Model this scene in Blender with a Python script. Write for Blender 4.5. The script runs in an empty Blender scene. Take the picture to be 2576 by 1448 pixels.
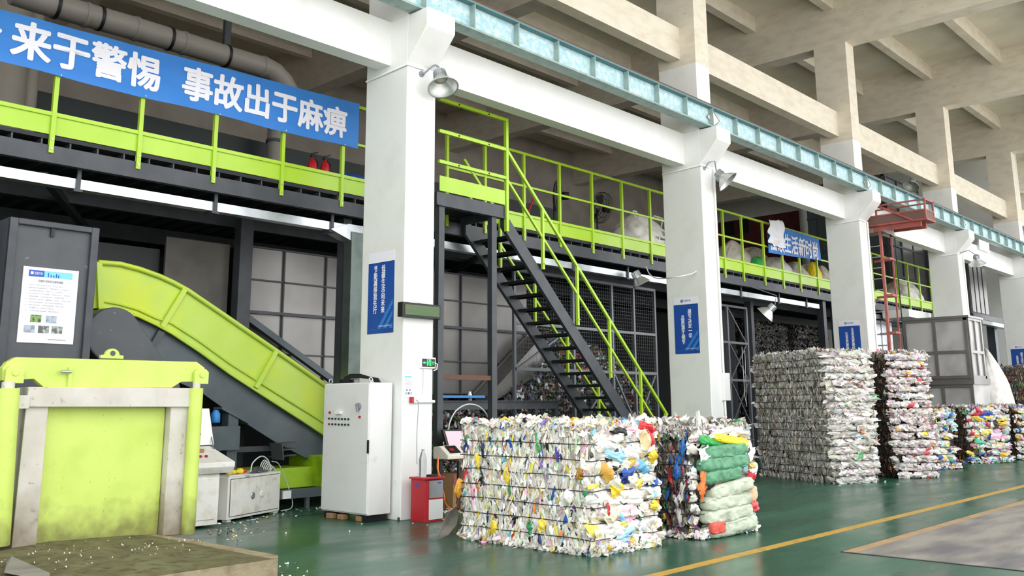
import bpy, math, random
import numpy as np
from mathutils import Vector, Matrix, Euler, noise

S = bpy.context.scene
C = S.collection
R = math.radians
random.seed(7)
RNG = np.random.default_rng(7)

# ---------------------------------------------------------------- camera
F_PX, CX, CY = 2310.0, 1288.0, 576.0
YAW, PITCH, ROLL = R(42.87), R(10.8), R(-0.34)
EYE = Vector((0, 0, 1.5))
_f = Vector((math.cos(PITCH) * math.cos(YAW), math.cos(PITCH) * math.sin(YAW), math.sin(PITCH)))
_r = Vector((math.sin(YAW), -math.cos(YAW), 0))
_u = _r.cross(_f)
CR = _r * math.cos(ROLL) + _u * math.sin(ROLL)
CU = _u * math.cos(ROLL) - _r * math.sin(ROLL)
cam = bpy.data.cameras.new('camera')
cam.sensor_width = 36.0
cam.lens = 36.0 * F_PX / 2576.0
cam.shift_x = 0.0
cam.shift_y = -(724.0 - CY) / 2576.0
cam.clip_end = 400
cam_o = bpy.data.objects.new('camera', cam)
C.objects.link(cam_o)
m3 = Matrix((CR, CU, -_f)).transposed()
cam_o.matrix_world = Matrix.Translation(EYE) @ m3.to_4x4()
S.camera = cam_o

# ---------------------------------------------------------------- world and exposure
W = bpy.data.worlds.new('overcast')
S.world = W
W.use_nodes = True
bg = W.node_tree.nodes['Background']
bg.inputs[0].default_value = (0.96, 0.98, 1.0, 1)
bg.inputs[1].default_value = 1.7
S.view_settings.view_transform = 'Standard'
S.view_settings.look = 'None'
S.view_settings.gamma = 1
S.view_settings.exposure = 0.85
S.cycles.max_bounces = 7
S.cycles.diffuse_bounces = 4
S.cycles.glossy_bounces = 3
S.cycles.transmission_bounces = 4
S.cycles.caustics_reflective = False
S.cycles.caustics_refractive = False


def ray(px, py):
    return _f + CR * ((px - CX) / F_PX) - CU * ((py - CY) / F_PX)


def onX(px, py, x):
    d = ray(px, py)
    return EYE + d * ((x - EYE.x) / d.x)


def onY(px, py, y):
    d = ray(px, py)
    return EYE + d * ((y - EYE.y) / d.y)


def onZ(px, py, z=0.0):
    d = ray(px, py)
    return EYE + d * ((z - EYE.z) / d.z)


def Lamp(name, loc, rot, energy, size, sy=None, color=(1, 1, 1)):
    l = bpy.data.lights.new(name, 'AREA')
    l.energy = energy
    l.size = size
    l.color = color
    if sy:
        l.shape = 'RECTANGLE'
        l.size_y = sy
    o = bpy.data.objects.new(name, l)
    o.location = loc
    o.rotation_euler = rot
    C.objects.link(o)
    return o


# ---------------------------------------------------------------- materials
def lin(h):
    h = h.lstrip('#')
    c = [int(h[i:i + 2], 16) / 255 for i in (0, 2, 4)]
    return tuple((x / 12.92 if x <= .04045 else ((x + .055) / 1.055) ** 2.4) for x in c) + (1,)


MATS = {}


def mat(name, col, rough=.5, metal=0.0, col2=None, scale=6.0, lo=.45, hi=.65, bump=0.0, bscale=40.0, stretch=None,
        emit=0.0, alpha=1.0, trans=0.0, detail=5.0, dirt=None, col3=None, scale3=1.2, lo3=.5, hi3=.7, rough2=None, spec=None):
    if name in MATS:
        return MATS[name]
    m = bpy.data.materials.new(name)
    m.use_nodes = True
    nt = m.node_tree
    b = nt.nodes['Principled BSDF']
    b.inputs['Base Color'].default_value = lin(col)
    b.inputs['Roughness'].default_value = rough
    b.inputs['Metallic'].default_value = metal
    if spec is not None:
        b.inputs['Specular IOR Level'].default_value = spec
    tc = nt.nodes.new('ShaderNodeTexCoord')
    vec = tc.outputs['Object']
    if stretch:
        mp = nt.nodes.new('ShaderNodeMapping')
        mp.inputs['Scale'].default_value = stretch
        nt.links.new(vec, mp.inputs['Vector'])
        vec = mp.outputs['Vector']

    def noise(sc, dt=detail):
        n = nt.nodes.new('ShaderNodeTexNoise')
        n.inputs['Scale'].default_value = sc
        n.inputs['Detail'].default_value = dt
        nt.links.new(vec, n.inputs['Vector'])
        return n.outputs['Fac']

    def ramp(fac, a, z):
        r = nt.nodes.new('ShaderNodeMapRange')
        r.inputs['From Min'].default_value = a
        r.inputs['From Max'].default_value = z
        nt.links.new(fac, r.inputs['Value'])
        return r.outputs['Result']

    def mix(fac, a, c):
        x = nt.nodes.new('ShaderNodeMix')
        x.data_type = 'RGBA'
        nt.links.new(fac, x.inputs[0])
        if isinstance(a, tuple):
            x.inputs[6].default_value = a
        else:
            nt.links.new(a, x.inputs[6])
        x.inputs[7].default_value = c
        return x.outputs[2]
    out = lin(col)
    if col2:
        fac = ramp(noise(scale), lo, hi)
        out = mix(fac, out, lin(col2))
        if rough2 is not None:
            rr = nt.nodes.new('ShaderNodeMapRange')
            rr.inputs['To Min'].default_value = rough
            rr.inputs['To Max'].default_value = rough2
            nt.links.new(fac, rr.inputs['Value'])
            nt.links.new(rr.outputs['Result'], b.inputs['Roughness'])
    if col3:
        out = mix(ramp(noise(scale3), lo3, hi3), out, lin(col3))
    if dirt:
        # splashed dirt that clings to the lowest part of the thing
        sx = nt.nodes.new('ShaderNodeSeparateXYZ')
        nt.links.new(vec, sx.inputs[0])
        ad = nt.nodes.new('ShaderNodeMath')
        ad.operation = 'MULTIPLY_ADD'
        nt.links.new(noise(7.0), ad.inputs[0])
        ad.inputs[1].default_value = -.55
        nt.links.new(sx.outputs['Z'], ad.inputs[2])
        mr = nt.nodes.new('ShaderNodeMapRange')
        mr.inputs['From Min'].default_value = dirt[1] - .3
        mr.inputs['From Max'].default_value = dirt[0] - .3
        mr.inputs['To Max'].default_value = .85
        nt.links.new(ad.outputs[0], mr.inputs['Value'])
        out = mix(mr.outputs['Result'], out, lin(dirt[2]))
    if not isinstance(out, tuple):
        nt.links.new(out, b.inputs['Base Color'])
    if bump:
        bp = nt.nodes.new('ShaderNodeBump')
        bp.inputs['Strength'].default_value = bump
        bp.inputs['Distance'].default_value = .02
        nt.links.new(noise(bscale, 4), bp.inputs['Height'])
        nt.links.new(bp.outputs['Normal'], b.inputs['Normal'])
    if emit:
        b.inputs['Emission Color'].default_value = lin(col)
        b.inputs['Emission Strength'].default_value = emit
    if alpha < 1:
        b.inputs['Alpha'].default_value = alpha
    if trans:
        b.inputs['Transmission Weight'].default_value = trans
    MATS[name] = m
    return m


def attr_mat(name, rough=.4, spec=.5, bump=.0, trans=0.0, bscale=30):
    m = bpy.data.materials.new(name)
    m.use_nodes = True
    nt = m.node_tree
    b = nt.nodes['Principled BSDF']
    a = nt.nodes.new('ShaderNodeAttribute')
    a.attribute_name = 'tint'
    nt.links.new(a.outputs['Color'], b.inputs['Base Color'])
    b.inputs['Roughness'].default_value = rough
    b.inputs['Specular IOR Level'].default_value = spec
    if bump:
        tc = nt.nodes.new('ShaderNodeTexCoord')
        n = nt.nodes.new('ShaderNodeTexNoise')
        n.inputs['Scale'].default_value = bscale
        n.inputs['Detail'].default_value = 3
        nt.links.new(tc.outputs['Object'], n.inputs['Vector'])
        bp = nt.nodes.new('ShaderNodeBump')
        bp.inputs['Strength'].default_value = bump
        bp.inputs['Distance'].default_value = .03
        nt.links.new(n.outputs['Fac'], bp.inputs['Height'])
        nt.links.new(bp.outputs['Normal'], b.inputs['Normal'])
    MATS[name] = m
    return m


M = {}
M['white'] = mat('white_wall_paint', '#E9E9E6', .42, col2='#DEDDD8', scale=1.6, lo=.5, hi=.75, bump=.06, bscale=9)
M['beige'] = mat('limewashed_concrete', '#DED5C4', .85, col2='#CBC1AE', scale=2.2, lo=.42, hi=.8, bump=.25, bscale=7,
                 stretch=(1, 1, 2.6), col3='#A79E8E', scale3=7, lo3=.66, hi3=.8)
M['beige2'] = mat('aisle_concrete', '#A69E93', .9, col2='#958D83', scale=1.2, lo=.4, hi=.7, bump=.2, bscale=6)
M['slab'] = mat('roof_slab_concrete', '#DCD6C3', .9, col2='#C8C1AC', scale=.8, lo=.4, hi=.75, bump=.1, bscale=8)
M['maroon'] = mat('maroon_paint', '#6A2C34', .7, col2='#5A252C', scale=2)
M['lime'] = mat('lime_steel_paint', '#A4C82A', .34, col2='#AED040', scale=1.5, lo=.4, hi=.7)
M['gate'] = mat('worn_lime_paint', '#C3D667', .5, col2='#B4CA55', scale=2.5, lo=.45, hi=.75, bump=.05, bscale=30,
                col3='#8E9848', scale3=26, lo3=.66, hi3=.8, dirt=(.02, .42, '#6E6A38'))
M['conv'] = mat('conveyor_lime_paint', '#B1CC4C', .45, col2='#BBD25C', scale=2.0, lo=.4, hi=.7, col3='#C3D430', scale3=1.1, lo3=.52, hi3=.7)
M['greendark'] = mat('dusty_green_paint', '#9CC21E', .5, col2='#6C8A1C', scale=3, lo=.5, hi=.75)
M['dark'] = mat('charcoal_steel_paint', '#33363B', .42, col2='#3E4147', scale=4, lo=.4, hi=.7)
M['black'] = mat('black_steel', '#101214', .5)
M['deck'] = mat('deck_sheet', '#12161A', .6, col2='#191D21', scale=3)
M['machine'] = mat('machine_grey_paint', '#494C50', .5, col2='#404347', scale=3, lo=.4, hi=.7, col3='#7E8184', scale3=9, lo3=.68, hi3=.78)
M['slate'] = mat('slate_grey_paint', '#4A5358', .42, col2='#545D61', scale=3, lo=.4, hi=.7)
M['panel'] = mat('bare_sheet_panel', '#868380', .33, .6, col2='#767370', scale=1.1, lo=.4, hi=.7, bump=.12, bscale=2.2)
M['brownpanel'] = mat('dull_brown_sheet', '#59554D', .5, .2, col2='#4C4842', scale=2)
M['galvdark'] = mat('dull_duct_sheet', '#66706B', .35, .6, col2='#55605A', scale=3)
M['binpanel'] = mat('grey_bin_sheet', '#BDBBBA', .4, .1, col2='#A3A1A0', scale=1.3, bump=.1, bscale=2.5)
M['galv'] = mat('galvanised_sheet', '#C6CACD', .3, .75, col2='#AEB3B7', scale=5, lo=.4, hi=.7)
M['chrome'] = mat('spun_aluminium', '#D6D8D8', .38, .75)
M['teal'] = mat('crane_blue_paint', '#A3C7CF', .5, col2='#C9DADA', scale=9, lo=.45, hi=.62, col3='#6E9399', scale3=34, lo3=.6, hi3=.72)
M['teal2'] = mat('crane_flange_paint', '#9DB0AB', .6, col2='#7F9A98', scale=6, lo=.4, hi=.7)
M['tealdark'] = mat('crane_top_flange_paint', '#5A7F82', .6)
M['rust'] = mat('rusty_rail', '#6B4B3E', .7, .3)
M['red'] = mat('red_oxide_paint', '#A4564C', .55, col2='#8F4A44', scale=6)
M['redmetal'] = mat('red_box_paint', '#B2222C', .4)
M['ext'] = mat('extinguisher_red', '#C3202A', .3)
M['banner'] = mat('blue_banner_cloth', '#2C78CC', .6, col2='#3684D6', scale=.9, lo=.35, hi=.7, bump=.05, bscale=5, stretch=(.4, 1, 3))
M['print'] = mat('white_print', '#EDEBF4', .6)
M['poster'] = mat('blue_poster', '#1D4CA2', .45, col2='#1A4391', scale=2)
M['poster2'] = mat('light_blue_stripe', '#2E7FC8', .45)
M['paper'] = mat('white_paper', '#ECEAF1', .6)
M['greyprint'] = mat('grey_print', '#8D8B97', .6)
M['lightblue'] = mat('pale_blue_print', '#7CC8E8', .6)
M['photo1'] = mat('printed_photo_green', '#7FA05A', .6, col2='#33402F', scale=30)
M['photo2'] = mat('printed_photo_grey', '#A9B3C0', .6, col2='#7D8896', scale=20)
M['photo3'] = mat('printed_photo_dark', '#5A5E5C', .6, col2='#B9C1BE', scale=25)
M['cabinet'] = mat('cabinet_grey_paint', '#E0E0DD', .45, col2='#D4D4D0', scale=1.5, lo=.5, hi=.7, col3='#B4AD9C', scale3=2.5, lo3=.66, hi3=.85)
M['dirtywhite'] = mat('grimy_white_paint', '#EFEBE3', .5, col2='#D2CAB9', scale=5, lo=.5, hi=.75, col3='#9B917D', scale3=9, lo3=.66, hi3=.82)
M['framegrey'] = mat('grimy_grey_frame', '#C9C4BB', .55, col2='#B4ADA0', scale=2.5, lo=.45, hi=.75, col3='#8A8070', scale3=14, lo3=.62, hi3=.78, dirt=(.05, .62, '#7A6C55'))
M['dirt'] = mat('trodden_dirt', '#5C5636', .9, col2='#6C6A48', scale=4, lo=.4, hi=.65, bump=.5, bscale=25, col3='#443F28', scale3=10, lo3=.5, hi3=.7)
M['kerb'] = mat('raw_kerb_concrete', '#9A8B70', .9, col2='#7F7158', scale=6, bump=.4, bscale=30)
M['floor'] = mat('green_floor_paint', '#1E513B', .2, col2='#35614E', scale=1.1, lo=.38, hi=.68, rough2=.4, bump=.03, bscale=3, stretch=(.5, 1.4, 1),
                 col3='#174733', scale3=.35, lo3=.45, hi3=.7)
M['bounce'] = mat('pale_bounce_concrete', '#E4E1D8', .9, col2='#D8D4CA', scale=.5)
M['yellow'] = mat('yellow_line_paint', '#B98F35', .5, col2='#8E7A38', scale=7, lo=.5, hi=.75)
M['concrete'] = mat('worn_grey_concrete', '#8A857C', .6, col2='#6E6A66', scale=1.6, lo=.4, hi=.65, col3='#57555A', scale3=.9, lo3=.5, hi3=.7, bump=.2, bscale=25, stretch=(.6, 2.2, 1))
M['tanedge'] = mat('worn_tan_edge', '#A8865A', .7, col2='#8A7B66', scale=2.5, lo=.4, hi=.65)
M['screenled'] = mat('led_matrix', '#3E6438', .5, col2='#6E5A40', scale=6, lo=.5, hi=.65, stretch=(1, 1, 14))
M['signgreen'] = mat('exit_green_glow', '#2BE06A', .4, emit=1.2)
M['signblack'] = mat('exit_black_face', '#0A130C', .4)
M['plastic'] = mat('white_plastic', '#EDEDEA', .4)
M['ivory'] = mat('ivory_plastic', '#DCD6C8', .45)
M['rubber'] = mat('black_rubber', '#141414', .6)
M['orange'] = mat('orange_cable', '#E8792A', .5)
M['cardboard'] = mat('brown_cardboard', '#A4805A', .85, col2='#937150', scale=4)
M['pink'] = mat('pink_screen', '#C9A9B4', .35, emit=.25)
M['water'] = mat('clear_plastic', '#E8EEEE', .1, trans=.85)
M['sackwhite'] = mat('white_woven_sack', '#D9D6D1', .7, col2='#C4C0B8', scale=5, bump=.5, bscale=9)
M['sackgrey'] = mat('grey_woven_sack', '#B4AEA4', .75, col2='#9A948A', scale=5, bump=.5, bscale=9)
M['sackgreen'] = mat('green_woven_sack', '#5A9570', .5, col2='#427858', scale=9, bump=1.0, bscale=9, stretch=(1, 1, .6))
M['sackpale'] = mat('pale_sage_sack', '#BFC7B2', .65, col2='#A3A993', scale=6, bump=1.0, bscale=9, stretch=(.7, 1, 1.2))
M['blue'] = mat('blue_plastic', '#1E4C9C', .35)
M['bluetray'] = mat('bright_blue_plastic', '#2A7FC6', .4)
M['wire'] = mat('baling_wire', '#3A3230', .5, .5)
M['mesh'] = mat('mesh_frame_grey', '#6D7075', .4, .3)
M['yellowsack'] = mat('yellow_plastic_sack', '#E8CF2A', .5, bump=.4, bscale=12)
M['greensack2'] = mat('bright_green_plastic_sack', '#2FA04C', .5, bump=.4, bscale=12)
M['tube'] = mat('clear_hose', '#CFD3CF', .2)
M['flood'] = mat('lit_led_panel', '#FFFFFF', .5, emit=9)
M['led_on'] = mat('red_indicator', '#B01822', .35)
M['button'] = mat('dark_green_button', '#233B2E', .4)
M['stickyblue'] = mat('blue_label', '#2B55B0', .5)
M['flakes'] = attr_mat('compressed_plastic', .42, .45)
M['film'] = attr_mat('compressed_film', .28, .6, bump=.5, bscale=22)
M['litter'] = attr_mat('litter_scraps', .5, .4)


# ---------------------------------------------------------------- mesh helpers
ROOT = {}


def tag(o, label=None, cat=None, group=None, kind=None):
    if label:
        o['label'] = label
    if cat:
        o['category'] = cat
    if group:
        o['group'] = group
    if kind:
        o['kind'] = kind
    return o


def thing(name, label, cat, loc=(0, 0, 0), group=None, yaw=0.0):
    o = bpy.data.objects.new(name, None)
    o.empty_display_size = .1
    C.objects.link(o)
    o.location = loc
    o.rotation_euler = (0, 0, yaw)
    ROOT[o.name] = Vector(loc)
    return tag(o, label, cat, group)


def smooth(pts, k=6):
    p = [Vector(q) for q in pts]
    p = [p[0] * 2 - p[1]] + p + [p[-1] * 2 - p[-2]]
    out = []
    for i in range(1, len(p) - 2):
        for j in range(k):
            t = j / k
            a, b, c, d = p[i - 1], p[i], p[i + 1], p[i + 2]
            out.append(.5 * ((2 * b) + (c - a) * t + (2 * a - 5 * b + 4 * c - d) * t * t + (3 * b - a - 3 * c + d) * t ** 3))
    out.append(p[-2])
    return out


class MB:
    def __init__(s):
        s.v, s.f, s.s = [], [], []

    def add(s, vs, fs, smooth=False):
        n = len(s.v)
        s.v += [tuple(v) for v in vs]
        s.f += [tuple(i + n for i in f) for f in fs]
        s.s += [smooth] * len(fs)
        return s

    def box(s, a, b):
        x0, y0, z0 = (min(a[i], b[i]) for i in range(3))
        x1, y1, z1 = (max(a[i], b[i]) for i in range(3))
        j = (len(s.v) // 8 % 7) * .00025   # keeps the faces of overlapping boxes off one another
        x0, y0, z0, x1, y1, z1 = x0 - j, y0 - j, z0 + j, x1 + j, y1 + j, z1 + j
        return s.hexa([(x0, y0, z0), (x1, y0, z0), (x1, y1, z0), (x0, y1, z0), (x0, y0, z1), (x1, y0, z1), (x1, y1, z1), (x0, y1, z1)])

    def hexa(s, p):
        return s.add(p, [(0, 3, 2, 1), (4, 5, 6, 7), (0, 1, 5, 4), (1, 2, 6, 5), (2, 3, 7, 6), (3, 0, 4, 7)])

    def bar(s, p, q, w, h=None, up=(0, 0, 1)):
        h = h or w
        p, q = Vector(p), Vector(q)
        d = (q - p).normalized()
        up = Vector(up)
        if abs(d.dot(up)) > .99:
            up = Vector((0, 1, 0))
        x = d.cross(up).normalized() * (w / 2)
        y = x.cross(d).normalized() * (h / 2)
        return s.hexa([p - x - y, p + x - y, p + x + y, p - x + y, q - x - y, q + x - y, q + x + y, q - x + y])

    def tube(s, pts, r, n=8, closed=False, cap=True):
        pts = [Vector(p) for p in pts]
        k = len(pts)
        rs = r if isinstance(r, (list, tuple)) else [r] * k
        ring = []
        prev = None
        for i, p in enumerate(pts):
            a = pts[(i - 1) % k] if (i > 0 or closed) else p
            b = pts[(i + 1) % k] if (i < k - 1 or closed) else p
            d = (b - a).normalized()
            if prev is None:
                u = d.cross(Vector((0, 0, 1)))
                if u.length < .05:
                    u = d.cross(Vector((0, 1, 0)))
            else:
                u = prev - d * prev.dot(d)
            u = u.normalized()
            prev = u
            w = d.cross(u)
            ring.append([p + (u * math.cos(t) + w * math.sin(t)) * rs[i] for t in (2 * math.pi * j / n for j in range(n))])
        vs = [v for g in ring for v in g]
        fs = []
        for i in range(k if closed else k - 1):
            i2 = (i + 1) % k
            for j in range(n):
                fs.append((i * n + j, i * n + (j + 1) % n, i2 * n + (j + 1) % n, i2 * n + j))
        s.add(vs, fs, True)
        if cap and not closed:
            s.add(ring[0], [tuple(range(n))[::-1]])
            s.add(ring[-1], [tuple(range(n))])
        return s

    def cyl(s, p, q, r, n=20, r2=None):
        return s.tube([p, q], [r, r if r2 is None else r2], n)

    def lathe(s, prof, org=(0, 0, 0), axis=(0, 0, 1), n=28):
        ax = Vector(axis).normalized()
        q = Vector((0, 0, 1)).rotation_difference(ax)
        org = Vector(org)
        vs, fs = [], []
        for (r, z) in prof:
            for j in range(n):
                t = 2 * math.pi * j / n
                vs.append(org + q @ Vector((r * math.cos(t), r * math.sin(t), z)))
        for i in range(len(prof) - 1):
            for j in range(n):
                fs.append((i * n + j, i * n + (j + 1) % n, (i + 1) * n + (j + 1) % n, (i + 1) * n + j))
        return s.add(vs, fs, True)

    def prism(s, poly, a, b, ax='y'):
        """extrude a 2-D outline along axis ax from a to b"""
        def P(p, t):
            if ax == 'y':
                return (p[0], t, p[1])
            if ax == 'x':
                return (t, p[0], p[1])
            return (p[0], p[1], t)
        n = len(poly)
        vs = [P(p, a) for p in poly] + [P(p, b) for p in poly]
        fs = [tuple(range(n))[::-1], tuple(range(n, 2 * n))] + [(i, (i + 1) % n, n + (i + 1) % n, n + i) for i in range(n)]
        return s.add(vs, fs)

    def build(s, name, m, parent=None, bevel=0.0, local=False, label=None):
        me = bpy.data.meshes.new(name)
        off = Vector((0, 0, 0))
        if parent is not None and not local:
            off = ROOT.get(parent.name, off)
        me.from_pydata([tuple(Vector(v) - off) for v in s.v], [], s.f)
        me.materials.append(m)
        me.polygons.foreach_set('use_smooth', s.s)
        bmfix(me)
        me.update()
        o = bpy.data.objects.new(name, me)
        C.objects.link(o)
        if parent is not None:
            o.parent = parent
            ROOT[o.name] = off
        if bevel:
            md = o.modifiers.new('bevel', 'BEVEL')
            md.width = bevel
            md.segments = 2
            md.limit_method = 'ANGLE'
        if label:
            o['label'] = label
        return o


import bmesh


def bmfix(me):
    b = bmesh.new()
    b.from_mesh(me)
    bmesh.ops.recalc_face_normals(b, faces=b.faces)
    b.to_mesh(me)
    b.free()


def tile(parent, name, m, org, xd, yd, w, h, t=.004, label=None):
    """a thin printed sheet: lower-left corner org, along xd and yd"""
    org, xd, yd = Vector(org), Vector(xd).normalized(), Vector(yd).normalized()
    nd = xd.cross(yd)
    p = [org, org + xd * w, org + xd * w + yd * h, org + yd * h]
    mb = MB().hexa([v for v in p] + [v + nd * t for v in p])
    return mb.build(name, m, parent, label=label)


TEXTS = {}


def text(s, m, parent, org, xd, yd, w, h, name='lettering', bold=.0, line=1.0, warp=None, align='LEFT', depth=.003):
    """lettering fitted into a w x h box whose lower-left corner is org"""
    cu = bpy.data.curves.new('lettering', 'FONT')
    cu.body = s
    cu.space_line = line
    cu.align_x = align
    o = bpy.data.objects.new('lettering', cu)
    C.objects.link(o)
    dg = bpy.context.evaluated_depsgraph_get()
    me = bpy.data.meshes.new_from_object(o.evaluated_get(dg))
    bpy.data.objects.remove(o)
    co = np.zeros(len(me.vertices) * 3)
    me.vertices.foreach_get('co', co)
    co = co.reshape(-1, 3)
    lo, hi = co.min(0) - bold * 1.0, co.max(0) + bold * 1.0
    sc = np.array([w / max(hi[0] - lo[0], 1e-6), h / max(hi[1] - lo[1], 1e-6)])
    uv = (co[:, :2] - lo[:2]) * sc
    org, xd, yd = Vector(org), Vector(xd).normalized(), Vector(yd).normalized()
    nd = xd.cross(yd)
    off = ROOT.get(parent.name, Vector()) if parent else Vector()
    out = []
    for a, b in uv:
        p = org + xd * float(a) + yd * float(b) + nd * depth
        if warp:
            p = p + nd * warp(p)
        out.append(p - off)
    me.vertices.foreach_set('co', np.array(out).ravel())
    if bold:
        # heavier strokes: the same outlines laid down again a touch to each side
        base_v = np.array(out)
        fs = [tuple(p.vertices) for p in me.polygons]
        ux, uy = np.array(xd) * bold * sc[0], np.array(yd) * bold * sc[1]
        vs, ff = [], []
        for k, (a, b) in enumerate(((0, 0), (1, 0), (-1, 0), (0, .8), (0, -.8), (.7, .6), (-.7, .6), (.7, -.6), (-.7, -.6))):
            ff += [tuple(i + len(vs) for i in f) for f in fs]
            vs += [tuple(v) for v in base_v + a * ux + b * uy + np.array(nd) * .00015 * k]
        me = bpy.data.meshes.new('lettering')
        me.from_pydata(vs, [], ff)
    me.materials.clear()
    me.materials.append(m)
    me.update()
    t = bpy.data.objects.new(name, me)
    C.objects.link(t)
    if parent:
        t.parent = parent
        ROOT[t.name] = off
    return t


def struct(name, mb, m):
    return tag(mb.build(name, m), kind='structure')


X3, Y3, Z3 = Vector((1, 0, 0)), Vector((0, 1, 0)), Vector((0, 0, 1))

# ================================================================ the building
struct('floor', MB().box((-14, 2.3, -.3), (75, 26.5, 0)), M['floor'])
struct('bounce_ground', MB().box((-60, -60, -.3), (110, 2.3, -.001)), M['bounce'])  # unseen pale ground, added to bounce skylight up to the ceiling
struct('ceiling', MB().box((-3, 1.5, 13.0), (66, 26.5, 13.3)), M['slab'])
struct('wall_back', MB().box((-3, 26, 0), (45.3, 26.4, 13.0)), M['beige2'])
struct('wall_right', MB().box((45, 10.7, 0), (45.25, 20.2, 13.0)).box((45, 20.2, 11.45), (45.25, 26, 13.0)), M['white'])
struct('blocking_wall_left', MB().box((-3.3, 10.7, 0), (-3, 26.4, 13.0)), M['beige2'])  # unseen end wall, added to keep side light from under the deck
struct('wall_partition', MB().box((45, 20.2, 0), (45.25, 26, 11.45)), M['maroon'])
XC = [8.22, 16.17, 24.2, 32.2, 40.2, 48.2, 56.2, 64.2]
nt = 0
for i, x in enumerate([0.2] + XC):
    nt += 1
    struct('trim_%d' % nt, MB().box((x, 1.5, 11.45), (x + .55, 9.55, 13.02)).box((x, 9.55, 11.45), (x + .55, 26.0, 13.02)), M['beige'])
for y in (3.4, 5.62, 7.86, 12.5, 14.8, 17.1, 19.4, 21.7, 23.9):
    nt += 1
    struct('trim_%d' % nt, MB().box((-3, y - .13, 12.5), (66, y + .13, 13.02)), M['beige'])
ends = [-3] + XC
for i in range(len(XC)):
    a = ends[i] + (.55 if i else 0)
    b = XC[i]
    nt += 1
    struct('trim_%d' % nt, MB().box((a - .02, 10.06, 6.42), (b + .02, 10.33, 7.10)), M['white'])
    nt += 1
    struct('trim_%d' % nt, MB().box((a - .02, 10.06, 8.75), (b + .02, 10.33, 9.47)), M['beige'])
    nt += 1
    struct('trim_%d' % nt, MB().box((a - .02, 9.95, 12.5), (b + .02, 10.2, 13.02)), M['beige'])
struct('trim_90', MB().box((-14, 4.87, 0), (66, 4.985, .004)), M['yellow'])
struct('trim_91', MB().box((9.47, -3, -.1), (75, 4.25, .003)), M['black'])
struct('trim_92', MB().box((9.5, -3, -.1), (75, 4.10, .008)), M['concrete'])
struct('trim_93', MB().box((9.5, 4.10, -.1), (75, 4.225, .0085)), M['tanedge'])

COL_LABEL = ['thick white concrete column with the LED display and green exit sign on it',
             'white column bearing the second blue slogan poster, beyond the staircase',
             'white column behind the stack of clear film bales, red crane platform beside it',
             'white column with the grey panelled bin standing against it',
             'white column with a blue poster behind the tall mixed bale stack',
             'white column standing beyond the tall mixed bale stack',
             'slim far white column near the end of the colonnade',
             'last white column at the far end of the colonnade']
COLS = []
for i, x in enumerate(XC[:5]):
    t = thing('column', COL_LABEL[i], 'column', (x + .275, 10.14, 0), 'columns along the aisle')
    COLS.append(t)
    MB().box((x, 9.67, 0), (x + .55, 10.62, 7.12)).build('lower_shaft', M['white'], t, bevel=.015)
    MB().box((x + .01, 9.685, 7.12), (x + .54, 10.61, 8.6)).build('painted_band', M['white'], t)
    MB().box((x + .008, 9.683, 8.6), (x + .542, 10.612, 13.0)).build('upper_shaft', M['beige'], t, label='bare limewashed upper shaft')
    MB().prism([(9.68, 6.36), (9.25, 6.83), (9.25, 7.11), (9.68, 7.11)], x, x + .55, 'x').build('corbel', M['white'], t, bevel=.02)
    MB().tube([(x - .02, 10.6, 6.3), (x - .02, 9.66, 6.335), (x + .3, 9.655, 6.34)], .016).build('conduit', M['plastic'], t)
    if i:
        MB().tube([(x + .47, 9.64, 6.34), (x + .47, 9.64, 1.2)], .022).build('conduit', M['plastic'], t)
MB().box((XC[1] + .4, 9.6, 1.55), (XC[1] + .64, 9.7, 2.1)).build('junction_box', M['plastic'], COLS[1], bevel=.01)

# ---------------------------------------------------------------- crane runway girder
cg = thing('crane_girder', 'long pale blue steel crane girder resting on the column corbels', 'girder', (9, 9.53, 7.13))
x0, x1 = -3, 64.5
MB().box((x0, 9.41, 7.13), (x1, 9.66, 7.165)).build('bottom_flange', M['teal2'], cg)
MB().box((x0, 9.525, 7.165), (x1, 9.545, 7.56)).build('web', M['teal'], cg)
MB().box((x0, 9.41, 7.56), (x1, 9.66, 7.595)).build('top_flange', M['tealdark'], cg)
MB().box((x0, 9.5, 7.595), (x1, 9.56, 7.68)).build('crane_rail', M['rust'], cg)
st = None
for k in range(56):
    if st is None:
        st = MB().box((8.33, 9.415, 7.165), (8.35, 9.525, 7.56)).build('stiffener', M['teal2'], cg)
    else:
        o = st.copy()
        C.objects.link(o)
        o.parent = cg
        o.location.x = k * 1.0
for x in XC[1:5]:
    o = MB().prism([(x + .3, 7.2), (x + .55, 7.37), (x + .3, 7.54), (x + .05, 7.37)], 9.5, 9.52, 'y').build('diamond_mark', M['white'], cg, label='white diamond mark')
    p = [(x + .3, 9.497, 7.2), (x + .55, 9.497, 7.37), (x + .3, 9.497, 7.54), (x + .05, 9.497, 7.37)]
    MB().tube(p, .012, 6, closed=True).build('diamond_border', M['kerb'], o)
for x in XC[:5]:
    MB().box((x + .12, 9.42, 7.108), (x + .42, 9.64, 7.135)).build('bearing_plate', M['black'], cg)

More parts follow.
